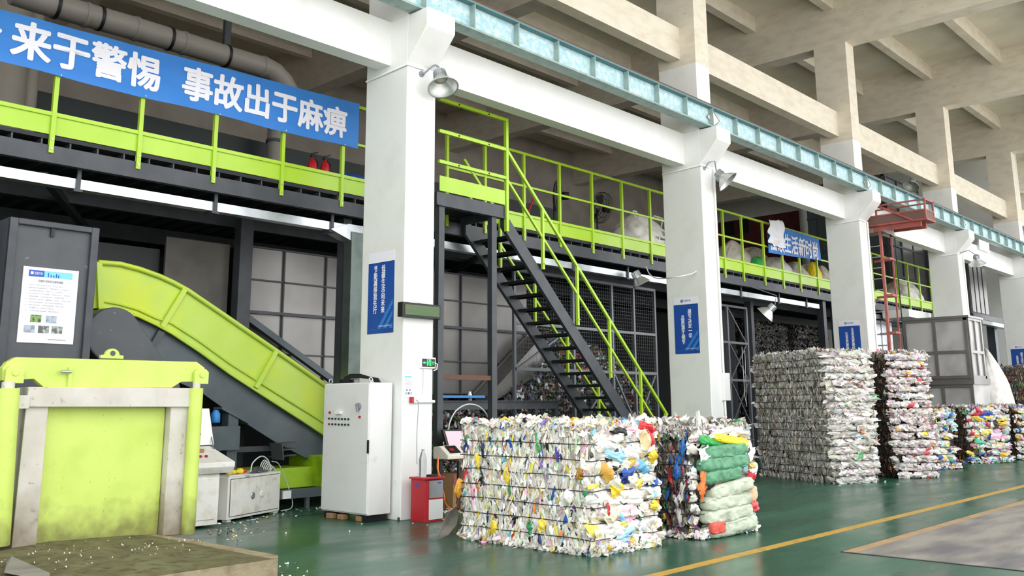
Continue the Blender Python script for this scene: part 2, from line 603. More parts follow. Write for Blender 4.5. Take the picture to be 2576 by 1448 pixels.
# ---------------------------------------------------------------- mezzanine
mz = thing('mezzanine_platform', 'charcoal steel mezzanine deck running behind the columns', 'platform', (12, 12, 4.8))
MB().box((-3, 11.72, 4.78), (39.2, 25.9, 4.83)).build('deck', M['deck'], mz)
MB().box((-3, 11.70, 4.48), (39.2, 11.73, 4.70)).box((-3, 11.70, 4.48), (39.2, 11.80, 4.495)).box((-3, 11.70, 4.685), (39.2, 11.80, 4.70)).build('edge_channel', M['dark'], mz)
fl = None
for k in range(96):
    if fl is None:
        fl = MB().box((2.0, 11.73, 4.70), (2.02, 25.5, 4.78)).build('floor_rib', M['dark'], mz)
    else:
        o = fl.copy()
        C.objects.link(o)
        o.parent = mz
        o.location.x = k * .345
for k, y in enumerate((13.6, 16, 18.4, 20.8)):
    MB().box((-3, y, 4.42), (39.2, y + .12, 4.70)).build('joist', M['dark'], mz)
for x in (3.0, 8.9, 19.6, 27.6, 35.8):
    MB().box((x, 12.0, 0), (x + .16, 12.16, 4.5)).build('support_post', M['dark'], mz)
MB().box((7.75, 13.2, 0), (7.98, 13.4, 4.5)).build('support_post', M['dark'], mz)
MB().box((26.3, 11.8, 0), (26.5, 12.0, 4.5)).build('support_post', M['dark'], mz)
for x in (4.3, 12.5):
    MB().bar((x, 12.2, 4.42), (x + 3.6, 18.4, 4.42), .1).build('brace', M['dark'], mz)
tr = thing('cable_tray', 'galvanised cable tray hung under the mezzanine edge', 'tray', (10, 12, 4.4))
for a, b in ((-3, 8.85), (10.6, 18.4), (20.2, 26.2), (29.2, 34.5)):
    MB().box((a, 11.86, 4.24), (b, 12.02, 4.37)).build('tray_run', M['galv'], tr)
for x in (1.4, 2.95, 4.58, 6.5, 8.53, 12.4, 14.6, 16.5, 21.5, 23.6, 25.3, 31, 33):
    MB().box((x, 11.83, 4.2), (x + .05, 11.86, 4.5)).box((x - .03, 11.83, 4.2), (x + .08, 12.05, 4.235)).build('hanger', M['dark'], tr)
dt = thing('cable_duct', 'galvanised vertical cable duct dropping beside the exit sign column', 'duct', (8.75, 11.8, 2))
MB().prism([(8.5, 4.24), (8.85, 4.37), (9.14, 4.37), (9.14, 4.1), (8.92, 4.1)], 11.80, 12.04, 'y').build('elbow', M['galv'], dt)
MB().box((8.9, 11.78, 1.9), (9.13, 11.98, 4.25)).build('riser', M['galvdark'], dt)
MB().tube([(8.98, 11.9, .02), (8.98, 11.9, 2.0)], .05).tube([(9.06, 11.9, .02), (9.06, 11.9, 2.0)], .04).build('cable_bundle', M['rubber'], dt)


def guardrail(name, label, posts, xa, xb, y=11.73, z0=4.60, ztop=6.36, mids=(5.70,), toe=True, sag=0.0):
    t = thing(name, label, 'guardrail', ((xa + xb) / 2, y, 4.8), 'lime guardrails along the mezzanine edge')
    for p in posts:
        ps = MB().box((p - .028, y - .055, z0), (p + .028, y, ztop - .03 - sag * (xb - p))).build('post', M['lime'], t)
        for z in (z0 + .05, z0 + .17):
            MB().cyl((p, y - .066, z), (p, y - .055, z), .011, 8).build('bolt', M['galv'], ps)
    MB().bar((xa, y - .025, ztop - .025 - sag * (xb - xa)), (xb, y - .025, ztop - .025), .05).build('top_rail', M['lime'], t)
    for z in mids:
        MB().box((xa, y - .045, z - .04), (xb, y - .005, z)).build('mid_rail', M['lime'], t)
    if toe:
        MB().box((xa, y - .045, 5.075), (xb, y, 5.125)).build('lower_rail', M['lime'], t)
        MB().box((xa, y - .02, 4.84), (xb, y - .012, 5.08)).build('toe_board', M['lime'], t)
    return t


guardrail('guardrail', 'lime guardrail carrying the long blue safety banner', [.95, 2.02, 3.08, 4.18, 5.29, 6.38, 7.5, 8.61, 9.55], -.5, 9.6, sag=.026)
guardrail('guardrail', 'lime guardrail behind the staircase, two fans standing behind it', [10.9, 11.87, 12.95, 14.03, 15.1, 16.17, 17.25, 18.3, 19.3], 10.87, 19.35)
guardrail('guardrail', 'lime guardrail with the crumpled blue banner tied to it', [19.45, 20.5, 21.45, 22.6, 23.67, 24.72, 25.86, 27.0, 28.0], 19.4, 28.05)
guardrail('guardrail', 'lime guardrail seen through the red ladder, white sack behind it', [28.9, 30.0, 31.05, 32.2, 33.2, 34.3, 35.5], 28.85, 35.55)

# banners
wv = lambda p: .012 * math.sin(p.x * 2.1 + p.z * 3) + .006 * math.sin(p.x * 7 + p.z * 11)


def cloth(xa, xb, ztop, zbot, y, n=60, k=8):
    mb = MB()
    vs = []
    for lay in (0, .004):
        for i in range(n + 1):
            for j in range(k + 1):
                x = xa + (xb - xa) * i / n
                zt, zb = ztop(x), zbot(x)
                z = zt + (zb - zt) * j / k
                p = Vector((x, y, z))
                vs.append((x, y - wv(p) + lay, z))
    fs = []
    o = (n + 1) * (k + 1)
    for lay in (0, o):
        for i in range(n):
            for j in range(k):
                a = lay + i * (k + 1) + j
                fs.append((a, a + 1, a + k + 2, a + k + 1))
    return mb.add(vs, fs, True)


bn = thing('safety_banner', 'long blue cloth banner with large white slogan tied along the guardrail', 'banner', (6, 11.64, 5.6))
cloth(1.0, 8.88, lambda x: 6.36 - .12 * ((8.88 - x) / 5.4), lambda x: 5.60 - .03 * math.sin((x - 1) * 1.2) ** 2, 11.64, 90).build('cloth', M['banner'], bn)
pa, pb = onY(20, 62, 11.62), onY(866, 318, 11.62)
text('来于警惕', M['print'], bn, (3.58, 11.635, 5.69), X3, Z3, 1.91, .50, bold=.034, warp=wv)
text('全', M['print'], bn, (3.02, 11.635, 5.69), X3, Z3, .46, .50, bold=.034, warp=wv)
text('事故出于麻痹', M['print'], bn, (5.81, 11.635, 5.70), X3, Z3, 2.83, .51, bold=.034, warp=wv)
for x in (4.2, 5.3, 6.4, 7.5, 8.6):
    MB().tube([(x, 11.62, 5.60), (x + .01, 11.68, 5.63), (x, 11.72, 5.6)], .008).build('tie', M['plastic'], bn)

b2 = thing('slogan_banner', 'shorter blue slogan banner with its top corner crumpled over the rail', 'banner', (24.4, 11.64, 5.6))
cloth(22.75, 26.02, lambda x: 6.34 - .06 * (x - 22.75) / 3.2 if x > 23.5 else 6.1, lambda x: 5.5 + .14 * (x - 22.75) / 3.2, 11.64, 50).build('cloth', M['banner'], b2)
text('低碳', M['print'], b2, (22.8, 11.63, 5.58), X3, Z3, .9, .56, bold=.03, warp=wv)
text('生活新时尚', M['print'], b2, (23.72, 11.63, 5.62), X3, Z3, 2.1, .55, bold=.03, warp=wv)


def crumple(name, m, parent, p0, p1, p2, p3, n=9, amp=.1, seed=1, thick=.012):
    rg = random.Random(seed)
    vs = []
    nd = (Vector(p1) - Vector(p0)).cross(Vector(p3) - Vector(p0)).normalized()
    for i in range(n):
        for j in range(n):
            a, b = i / (n - 1), j / (n - 1)
            p = Vector(p0) * (1 - a) * (1 - b) + Vector(p1) * a * (1 - b) + Vector(p2) * a * b + Vector(p3) * (1 - a) * b
            vs.append(p + nd * rg.uniform(-amp, amp) + Vector((rg.uniform(-amp, amp), 0, rg.uniform(-amp, amp))) * .6)
    fs = [(i * n + j, i * n + j + 1, (i + 1) * n + j + 1, (i + 1) * n + j) for i in range(n - 1) for j in range(n - 1)]
    o = MB().add(vs, fs, False).build(name, m, parent)
    sb = o.modifiers.new('soften', 'SUBSURF')
    sb.levels = sb.render_levels = 2
    md = o.modifiers.new('thickness', 'SOLIDIFY')
    md.thickness = thick
    return o


crumple('folded_corner', M['print'], b2, (22.66, 11.54, 5.74), (23.55, 11.54, 5.72), (23.3, 11.45, 6.44), (22.7, 11.56, 6.40), 8, .065, 4, .01)

# ---------------------------------------------------------------- stair landing and staircase
ld = thing('stair_landing', 'charcoal steel stair landing with lime rails beside the exit sign column', 'landing', (10.5, 11.2, 4.8))
MB().box((9.72, 10.68, 4.80), (11.28, 11.7, 4.86)).build('floor_plate', M['deck'], ld)
MB().box((9.70, 10.64, 4.66), (11.28, 10.68, 4.86)).box((11.24, 10.64, 4.66), (11.28, 11.7, 4.86)).box((9.70, 10.62, 4.64), (11.28, 10.72, 4.66)).build('edge_beam', M['dark'], ld)
MB().box((9.74, 10.62, 4.88), (11.27, 10.635, 5.13)).build('toe_board', M['lime'], ld)
for x, nm in ((9.83, 'post'), (11.04, 'post')):
    MB().box((x - .06, 10.66, 0), (x + .06, 10.76, 4.66)).build('leg', M['dark'], ld)
MB().box((9.78, 10.66, 0), (9.92, 10.86, .02)).build('base_plate', M['dark'], ld)
MB().box((9.86, 10.68, 1.89), (11.0, 10.74, 1.965)).build('cross_bar', M['rust'], ld)
MB().box((11.285, 10.6, 4.42), (11.345, 10.66, 6.44)).build('corner_post', M['lime'], ld)
for z in (6.44, 5.90, 5.39):
    MB().box((9.72, 10.605, z - .055), (11.32, 10.655, z)).build('rail', M['lime'], ld)
for x in (10.15, 10.86):
    for z in (6.41, 5.872, 5.362):
        MB().cyl((x, 10.60, z), (x, 10.61, z), .016, 10).build('rail_hole', M['black'], ld)

sc = thing('staircase', 'charcoal open-tread steel staircase with lime handrails descending from the landing', 'staircase', (13.5, 11.2, 0))
top = lambda x: 4.73 - .985 * (x - 11.35)
for y0, y1 in ((10.68, 10.75), (11.6, 11.67)):
    MB().prism([(11.28, 4.72), (11.36, 4.74), (16.16, 0), (15.82, 0), (11.28, 4.5)], y0, y1, 'y').build('stringer', M['dark'], sc)
tread = None
n = 0
while True:
    x = 11.62 + .2335 * n
    z = 4.40 - .230 * n
    if z < .1:
        break
    if tread is None:
        tread = MB().box((x - .12, 10.75, z - .012), (x + .12, 11.6, z)).box((x - .12, 10.75, z - .05), (x - .105, 11.6, z)).box((x + .105, 10.75, z - .05), (x + .12, 11.6, z)).build('tread', M['black'], sc)
    else:
        o = tread.copy()
        C.objects.link(o)
        o.parent = sc
        o.location = (.2335 * n, 0, -.230 * n)
    n += 1
for y in (10.64, 11.69):
    MB().bar((11.31, y, 5.90), (16.05, y, 1.27), .045, .05).build('handrail', M['lime'], sc)
    MB().bar((11.31, y, 5.37), (16.05, y, .74), .04, .04).build('mid_rail', M['lime'], sc)
    for x in (12.27, 13.23, 14.19, 15.16, 16.0):
        zt = 5.90 - .977 * (x - 11.31)
        o = MB().box((x - .025, y - .025, zt - 1.1 if x < 16 else 0), (x + .025, y + .025, zt)).build('baluster', M['lime'], sc)
        MB().cyl((x, y - .05, zt - 1.0), (x, y + .05, zt - 1.0), .012, 8).build('bolt', M['galv'], o)


# ---------------------------------------------------------------- posters and signs on the columns
def poster(x, z0, z1, label, cols, head, foot=True):
    t = thing('slogan_poster', label, 'poster', (x - .005, 10.17, z0), 'blue slogan posters on the columns')
    y0, w = 10.455, .575
    xd = Vector((0, -1, 0))
    h = z1 - z0
    tile(t, 'white_header', M['print'], (x - .002, y0, z0 + h * .865), xd, Z3, w, h * .135)
    tile(t, 'blue_field', M['poster'], (x - .002, y0, z0), xd, Z3, w, h * .87)
    for k in range(3):
        a = .2 + k * .11
        p = [(y0 - a - .02 - .02 * k, z0 + .06), (y0 - a - .09 - .02 * k, z0 + .06), (y0 - .555, z0 + .36 - .16 * k + .04), (y0 - .555, z0 + .43 - .16 * k + .04)]
        MB().prism(p, x - .0075, x - .0065, 'x').build('diagonal_stripe', M['poster2'], t)
    ch = .092 * h / 1.16
    for yy, zt, s in cols:
        hh = len(s) * ch * 1.07
        text('\n'.join(s), M['print'], t, (x - .006, y0 - yy, z0 + zt - hh), xd, Z3, .085, hh, bold=.03, line=.95)
    if head:
        MB().prism([(y0 - .17, z1 - .105), (y0 - .225, z1 - .105), (y0 - .225, z1 - .05), (y0 - .17, z1 - .05)], x - .0085, x - .006, 'x').build('logo', M['poster'], t)
        text('日日', M['print'], t, (x - .009, y0 - .178, z1 - .096), xd, Z3, .04, .037)
        text(head, M['poster'], t, (x - .006, y0 - .24, z1 - .10), xd, Z3, .17, .045)
    MB().box((x - .0075, y0 - .05, z0 + .06), (x - .0065, y0 - .53, z0 + .064)).build('footer_rule', M['poster2'], t)
    text('广州低碳再生资源科技有限公司', M['print'], t, (x - .006, y0 - .24, z0 + .09), xd, Z3, .28, .022)
    return t


poster(8.22, 2.49, 3.65, 'blue slogan poster with a blank white header on the exit sign column', [(.30, .97, '低碳生活向未来'), (.125, .97, '节能减排我先行')], None)
poster(16.17, 2.49, 3.64, 'blue slogan poster with a logo header, on the column beyond the staircase', [(.33, .90, '细节决定一切'), (.165, .78, '品质源于细节')], '低碳环保')
poster(24.2, 2.49, 3.66, 'blue slogan poster half hidden behind the tall stack of clear film bales', [(.33, .97, '让未来更美好'), (.165, .86, '让世界更清洁')], '低碳环保')
poster(40.2, 2.49, 3.68, 'blue slogan poster on the far column above the colourful bale pile', [(.33, .90, '细节决定一切'), (.165, .78, '品质源于细节')], '低碳环保')

t = thing('led_display', 'black framed LED text display jutting from the exit sign column', 'display', (8.46, 9.62, 2.77))
MB().box((8.10, 9.55, 2.68), (8.80, 9.66, 2.88)).build('housing', M['black'], t, bevel=.006)
MB().box((8.14, 9.544, 2.71), (8.77, 9.55, 2.85)).build('screen', M['screenled'], t)
MB().tube([(8.16, 9.6, 2.88), (8.3, 9.6, 2.92), (8.5, 9.6, 2.885)], .006).build('lead', M['plastic'], t)
t = thing('exit_sign', 'green lit running-man exit sign with an arrow', 'sign', (8.64, 9.65, 2.07))
MB().box((8.52, 9.635, 2.0), (8.79, 9.67, 2.15)).build('frame', M['plastic'], t, bevel=.004)
MB().box((8.537, 9.63, 2.02), (8.773, 9.636, 2.13)).build('face', M['signblack'], t)
g = M['signgreen']
MB().prism([(8.55, 2.075), (8.575, 2.095), (8.575, 2.081), (8.61, 2.081), (8.61, 2.069), (8.575, 2.069), (8.575, 2.055)], 9.627, 9.63, 'y').build('arrow', g, t)
b = MB()
for q in ((8.625, 2.03, 8.633, 2.122), (8.625, 2.115, 8.695, 2.122), (8.688, 2.03, 8.695, 2.122)):
    b.box((q[0], 9.627, q[1]), (q[2], 9.63, q[3]))
b.build('door_outline', g, t)
b = MB().cyl((8.668, 9.627, 2.105), (8.668, 9.63, 2.105), .009, 12)
for p, q in (((8.665, 2.095), (8.655, 2.068)), ((8.665, 2.092), (8.683, 2.085)), ((8.665, 2.092), (8.645, 2.088)), ((8.655, 2.07), (8.675, 2.055)), ((8.675, 2.055), (8.668, 2.035)), ((8.655, 2.07), (8.635, 2.045))):
    b.bar((p[0], 9.6285, p[1]), (q[0], 9.6285, q[1]), .003, .008, (1, 0, 0))
b.build('running_man', g, t)
text('安全出口', g, t, (8.705, 9.629, 2.078), X3, Z3, .06, .014)
text('EXIT', g, t, (8.71, 9.629, 2.055), X3, Z3, .045, .012)
MB().tube([(8.79, 9.65, 2.08), (8.83, 9.645, 2.06), (8.82, 9.645, 1.99), (8.77, 9.65, 1.97)], .008).build('lead', M['plastic'], t)
t = thing('wall_notice', 'white printed notice sheet taped below the LED display', 'notice', (8.32, 9.66, 1.6))
tile(t, 'sheet', M['paper'], (8.235, 9.668, 1.60), X3, Z3, .185, .31)
tile(t, 'blue_header', M['lightblue'], (8.255, 9.664, 1.865), X3, Z3, .12, .025, .001)
for k in range(7):
    tile(t, 'text_line', M['greyprint'], (8.26, 9.664, 1.835 - .017 * k), X3, Z3, .10 + .02 * (k % 3), .004, .001)
for k, x in enumerate((8.28, 8.33, 8.265, 8.31, 8.355)):
    tile(t, 'picture', M['photo3' if k % 2 else 'photo2'], (x, 9.664, 1.685 if k < 2 else 1.64), X3, Z3, .035, .03, .001)
t = thing('wall_socket', 'small red and white socket box with conduit below the exit sign', 'socket', (8.42, 9.64, 1.56))
MB().box((8.345, 9.61, 1.53), (8.38, 9.67, 1.61)).build('red_side', M['redmetal'], t)
MB().box((8.38, 9.61, 1.53), (8.44, 9.67, 1.61)).build('box', M['plastic'], t)
MB().tube([(8.44, 9.65, 1.57), (8.53, 9.65, 1.59), (8.585, 9.65, 1.64), (8.6, 9.65, 1.75), (8.6, 9.65, 1.99)], .018).build('conduit', M['plastic'], t)
MB().tube([(8.44, 9.645, 1.545), (8.78, 9.645, 1.545)], .02).build('conduit', M['plastic'], t)
MB().tube(smooth([(8.42, 9.61, 1.57), (8.43, 9.58, 1.5), (8.41, 9.58, 1.1), (8.40, 9.56, .72)]), .005).build('power_lead', M['greyprint'], t)


# ---------------------------------------------------------------- lamps
def bay_lamp(label, p, axis, base=None, rad=.21, hgt=.17, arm=None):
    """p: centre of the mouth; axis: direction the lamp shines"""
    p, ax = Vector(p), Vector(axis).normalized()
    t = thing('high_bay_lamp', label, 'lamp', p, 'aluminium high bay lamps')
    o = p - ax * hgt
    MB().lathe([(.085, 0), (.10, hgt * .1), (rad * .62 + .035, hgt * .55), (rad - .008, hgt - .012), (rad + .012, hgt), (rad + .012, hgt + .008), (rad - .014, hgt + .0), (rad * .62 + .028, hgt * .56), (.094, hgt * .13), (.08, .012)], o, ax, 36).build('reflector', M['chrome'], t)
    b = MB().lathe([(.0, -.15), (.07, -.15), (.085, -.13), (.085, -.02), (.095, 0), (.095, .02), (0, .02)], o, ax, 24)
    b.build('driver_housing', M['galv'], t)
    q = Vector((0, 0, 1)).rotation_difference(ax)
    b = MB()
    for k in range(18):
        a = 2 * math.pi * k / 18
        d = q @ Vector((math.cos(a), math.sin(a), 0))
        b.bar(o - ax * .14 + d * .085, o - ax * .02 + d * .095, .006, .02, d)
    b.build('cooling_fins', M['galv'], t)
    MB().lathe([(0, .022), (.08, .022), (.08, .03), (0, .03)], o, ax, 20).build('lens', M['ivory'], t)
    e = o - ax * .15
    if arm:
        MB().tube([e] + [Vector(a) for a in arm], .014).build('arm', M['greyprint'], t)
        a = Vector(arm[-1])
        MB().cyl(a, a + Vector((0, .02, 0)), .045, 16).build('wall_bracket', M['greyprint'], t)
    return t


bay_lamp('aluminium bay lamp on the exit sign column, under its corbel', (8.60, 9.33, 6.0), (-.12, -.42, -1), arm=smooth([(8.67, 9.5, 6.38), (8.62, 9.55, 6.40), (8.5, 9.62, 6.27), (8.48, 9.65, 6.26)]), rad=.22)
bay_lamp('aluminium bay lamp on the column beyond the staircase', (16.6, 9.3, 6.0), (.35, -.7, -.8), arm=[(16.42, 9.48, 6.44), (16.3, 9.55, 6.4), (16.3, 9.65, 6.3)], rad=.24)
bay_lamp('aluminium bay lamp with a loose cable hanging near the stair foot', (16.6, 11.55, 4.07), (.35, -.35, -1))
bay_lamp('aluminium bay lamp hanging inside the dark bay above the film bales', (21.7, 11.3, 3.72), (-.25, .75, -.75), rad=.25, hgt=.2)
LM4 = bpy.data.objects['high_bay_lamp.003']
MB().tube([(21.79, 11.05, 3.97), (21.8, 11.0, 4.2), (21.8, 11.72, 4.5)], .012).build('arm', M['greyprint'], LM4)
bay_lamp('aluminium bay lamp on the column behind the grey panelled bin', (32.75, 9.25, 6.0), (.5, .1, -1), arm=[(32.5, 9.4, 6.45), (32.45, 9.65, 6.4)], rad=.26)
bay_lamp('aluminium bay lamp right under the red crane platform', (25.15, 9.3, 6.03), (-.2, .5, -1), rad=.2)
bay_lamp('aluminium bay lamp above the crane girder under the upper beam', (30.2, 10.3, 8.4), (-.5, .1, -.8), rad=.26)
t = thing('hanging_cable', 'pale cable sagging from the lamp to the column beyond the staircase', 'cable', (16.7, 11, 4.3))
pts = [onY(1625, 670, 11.6), onY(1635, 690, 11.4), onY(1655, 700, 11.0), onY(1690, 698, 10.2), onY(1740, 688, 9.9), onY(1765, 672, 9.9), onY(1779, 672, 9.66)]
MB().tube(smooth(pts), .012).build('cable_run', M['plastic'], t)
t = thing('flood_light', 'bright lit LED floodlight beneath the crane girder', 'lamp', (34.5, 9.7, 6.4))
a = onY(2475, 612, 9.98)
MB().box(a + Vector((-.55, 0, -.28)), a + Vector((.55, .08, .28))).build('housing', M['plastic'], t)
MB().box(a + Vector((-.52, -.02, -.25)), a + Vector((-.02, 0, .2))).box(a + Vector((.02, -.02, -.25)), a + Vector((.52, 0, .26))).build('lit_panels', M['flood'], t)

# ================================================================ bales
def srgb(a):
    a = np.asarray(a, float)
    return np.where(a <= .04045, a / 12.92, ((a + .055) / 1.055) ** 2.4)


PAL = {
    'mixed': [(52, 'E8E4DC'), (26, 'DAD5C9'), (14, 'C9C3B7'), (6, 'B0AA9D'), (3, 'EFD84A'), (1.5, 'E9C93A'), (1.5, '2B56A8'), (1.2, '22356E'), (1.6, '6CC0DA'), (1.5, '3C9A56'),
              (1.8, 'E8A9BE'), (1.2, 'C93A3A'), (1, 'E7853A'), (1.5, '1E1E22'), (3, 'DCC9A0'), (.7, '7A55A6'), (1.2, '9FD8E0'), (2, 'C6E2B8')],
    'front': [(54, 'E6E2DA'), (20, 'D9D2C4'), (8, 'C6BFB1'), (3, 'F0D552'), (1.3, 'D8AE36'), (1.2, '2F62B4'), (2, '8CC8E6'), (4, 'E8D6B4'), (2, 'EFC0CE'), (.7, 'C23A40'), (.6, '26262A'), (.6, '8E7BC0'), (.6, '4FA86A')],
    'dark': [(20, '6E685E'), (16, '57514A'), (12, '8C857A'), (8, 'A8A298'), (8, '3B3733'), (5, 'D8D4CC'), (4, 'B23A38'), (3, '2D62B0'), (3, '3A8A50'), (3, 'D8B34A'), (2, '8A5BA0'), (5, '7A5C48')],
    'film': [(30, 'A8A299'), (18, '8A857B'), (20, 'BDB8AF'), (8, '6F6A62'), (12, 'D2CEC6'), (3, '5A554E'), (1, 'B8866A'), (1, '8A9A70')],
    'filmfront': [(36, 'CDC8C1'), (26, 'BEB8AF'), (16, 'DAD6D1'), (10, 'A9A298'), (.4, 'D8703C'), (.4, '3FA85A'), (.4, 'C24A42'), (.4, '7FB8C8')],
    'pet': [(22, '4A423A'), (20, '38322D'), (14, '5E5349'), (8, '70655A'), (4, '8A3A30'), (3, '9A8A70'), (2, 'C98A2A')],
    'petfront': [(34, 'D6CCC9'), (22, 'C6BAB6'), (16, 'DFD9D7'), (10, 'B0A39F'), (2.5, 'D24A4E'), (1.2, 'E8A83A'), (1, 'E8D84A'), (.8, '8CD0D8'), (1.2, 'D87A9A'), (1, '5A5048')],
    'colour': [(64, 'D8D3CA'), (10, 'E9D060'), (8, 'E8A8BC'), (6, '3C66B4'), (5, '4AA878'), (5, 'C83A48'), (5, 'A8D4E4'), (5, 'E0CDA4'), (3, '3A3A40'), (4, 'C8A8D8')],
    'bottles': [(26, '2A2724'), (22, '3A3632'), (12, '524C46'), (6, '8C8A86'), (10, 'D4D4D4'), (7, '2E6A3C'), (8, '8A2E28'), (3, '2A4A7A'), (3, '9A6A3A')],
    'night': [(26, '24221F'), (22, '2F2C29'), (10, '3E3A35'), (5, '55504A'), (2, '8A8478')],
}


def pick(pal, n, rg, jit=.06):
    w = np.array([p[0] for p in PAL[pal]], float)
    cols = np.array([[int(p[1][i:i + 2], 16) / 255 for i in (0, 2, 4)] for p in PAL[pal]])
    c = cols[rg.choice(len(w), n, p=w / w.sum())]
    c = np.clip(c * (1 + rg.normal(0, jit, (n, 1))) + rg.normal(0, .015, (n, 3)), 0.01, .97)
    return srgb(c)


class Flakes:
    """many crumpled scraps gathered in one mesh, each with its own colour"""
    def __init__(s, seed):
        s.V, s.F, s.K, s.n = [], [], [], 0
        s.rg = np.random.default_rng(seed)

    def put(s, P, U, Vd, N, w, h, dome, crease, col, g=4):
        """P centres (n,3); U,Vd,N unit dirs (n,3); w,h half sizes; dome height; crease noise"""
        n = len(P)
        if n == 0:
            return
        t = np.linspace(-1, 1, g)
        a, b = np.meshgrid(t, t, indexing='ij')
        a, b = a.ravel(), b.ravel()
        k = g * g
        rg = s.rg
        fall = (1 - a ** 2) * (1 - b ** 2)
        jit = .34 / (g - 1)
        # rounded, dented outline and a few long creases across each scrap
        ra, rb = a * (1 - .17 * b ** 2), b * (1 - .17 * a ** 2)
        ph = rg.uniform(0, 6.28, (n, 3, 1))
        th = rg.uniform(0, 3.14, (n, 3, 1))
        fq = rg.uniform(1.5, 5.0, (n, 3, 1))
        wave = np.sin(fq * (np.cos(th) * a + np.sin(th) * b) + ph)
        lobe = 1 + .18 * wave[:, 0]
        A = ra[None] * lobe + rg.normal(0, jit, (n, k)) + .12 * wave[:, 1]
        B = rb[None] * (1 + .15 * wave[:, 1]) + rg.normal(0, jit, (n, k)) + .12 * wave[:, 2]
        D = dome[:, None] * fall[None] + crease[:, None] * (1.25 * (1 - 2 * np.abs(wave[:, 2])) + .8 * wave[:, 1] + .45 * rg.normal(0, 1, (n, k)))
        X = P[:, None, :] + U[:, None, :] * (A * w[:, None])[..., None] + Vd[:, None, :] * (B * h[:, None])[..., None] + N[:, None, :] * D[..., None]
        idx = np.arange(k).reshape(g, g)
        q = np.stack([idx[:-1, :-1], idx[1:, :-1], idx[1:, 1:], idx[:-1, 1:]], -1).reshape(-1, 4)
        f = (q[None] + (np.arange(n) * k)[:, None, None] + s.n).reshape(-1, 4)
        s.V.append(X.reshape(-1, 3))
        s.F.append(f)
        s.K.append(np.repeat(col, len(q), 0))
        s.n += n * k

    def boxcore(s, a, b, col):
        x0, y0, z0 = a
        x1, y1, z1 = b
        v = np.array([(x0, y0, z0), (x1, y0, z0), (x1, y1, z0), (x0, y1, z0), (x0, y0, z1), (x1, y0, z1), (x1, y1, z1), (x0, y1, z1)], float)
        f = np.array([(0, 3, 2, 1), (4, 5, 6, 7), (0, 1, 5, 4), (1, 2, 6, 5), (2, 3, 7, 6), (3, 0, 4, 7)]) + s.n
        s.V.append(v)
        s.F.append(f)
        s.K.append(np.tile(srgb(np.array([[int(col[i:i + 2], 16) / 255 for i in (0, 2, 4)]])), (6, 1)))
        s.n += 8

    def build(s, name, m, parent=None, smooth=.82, kind=None, off=(0, 0, 0)):
        V = np.concatenate(s.V) - np.array(off)
        F = np.concatenate(s.F)
        K = np.concatenate(s.K)
        me = bpy.data.meshes.new(name)
        me.vertices.add(len(V))
        me.vertices.foreach_set('co', V.ravel())
        me.loops.add(F.size)
        me.loops.foreach_set('vertex_index', F.ravel().astype(np.int32))
        me.polygons.add(len(F))
        me.polygons.foreach_set('loop_start', np.arange(0, F.size, 4, dtype=np.int32))
        me.polygons.foreach_set('use_smooth', s.rg.random(len(F)) < smooth)
        me.update(calc_edges=True)
        at = me.attributes.new('tint', 'FLOAT_COLOR', 'FACE')
        at.data.foreach_set('color', np.c_[K, np.ones(len(K))].ravel())
        me.materials.append(m)
        me.validate()
        o = bpy.data.objects.new(name, me)
        C.objects.link(o)
        if parent is not None:
            o.parent = parent
        if kind:
            o['kind'] = kind
        return o


def dirs(n, v):
    return np.tile(np.array(v, float), (n, 1))


def rot_in(U, V, ang):
    c, s_ = np.cos(ang)[:, None], np.sin(ang)[:, None]
    return U * c + V * s_, V * c - U * s_


def tilt(N, U, amt, rg):
    n = len(N)
    N2 = N + rg.normal(0, amt, (n, 3))
    N2 /= np.linalg.norm(N2, axis=1)[:, None]
    U2 = U - N2 * (U * N2).sum(1)[:, None]
    U2 /= np.linalg.norm(U2, axis=1)[:, None]
    return N2, U2, np.cross(N2, U2)


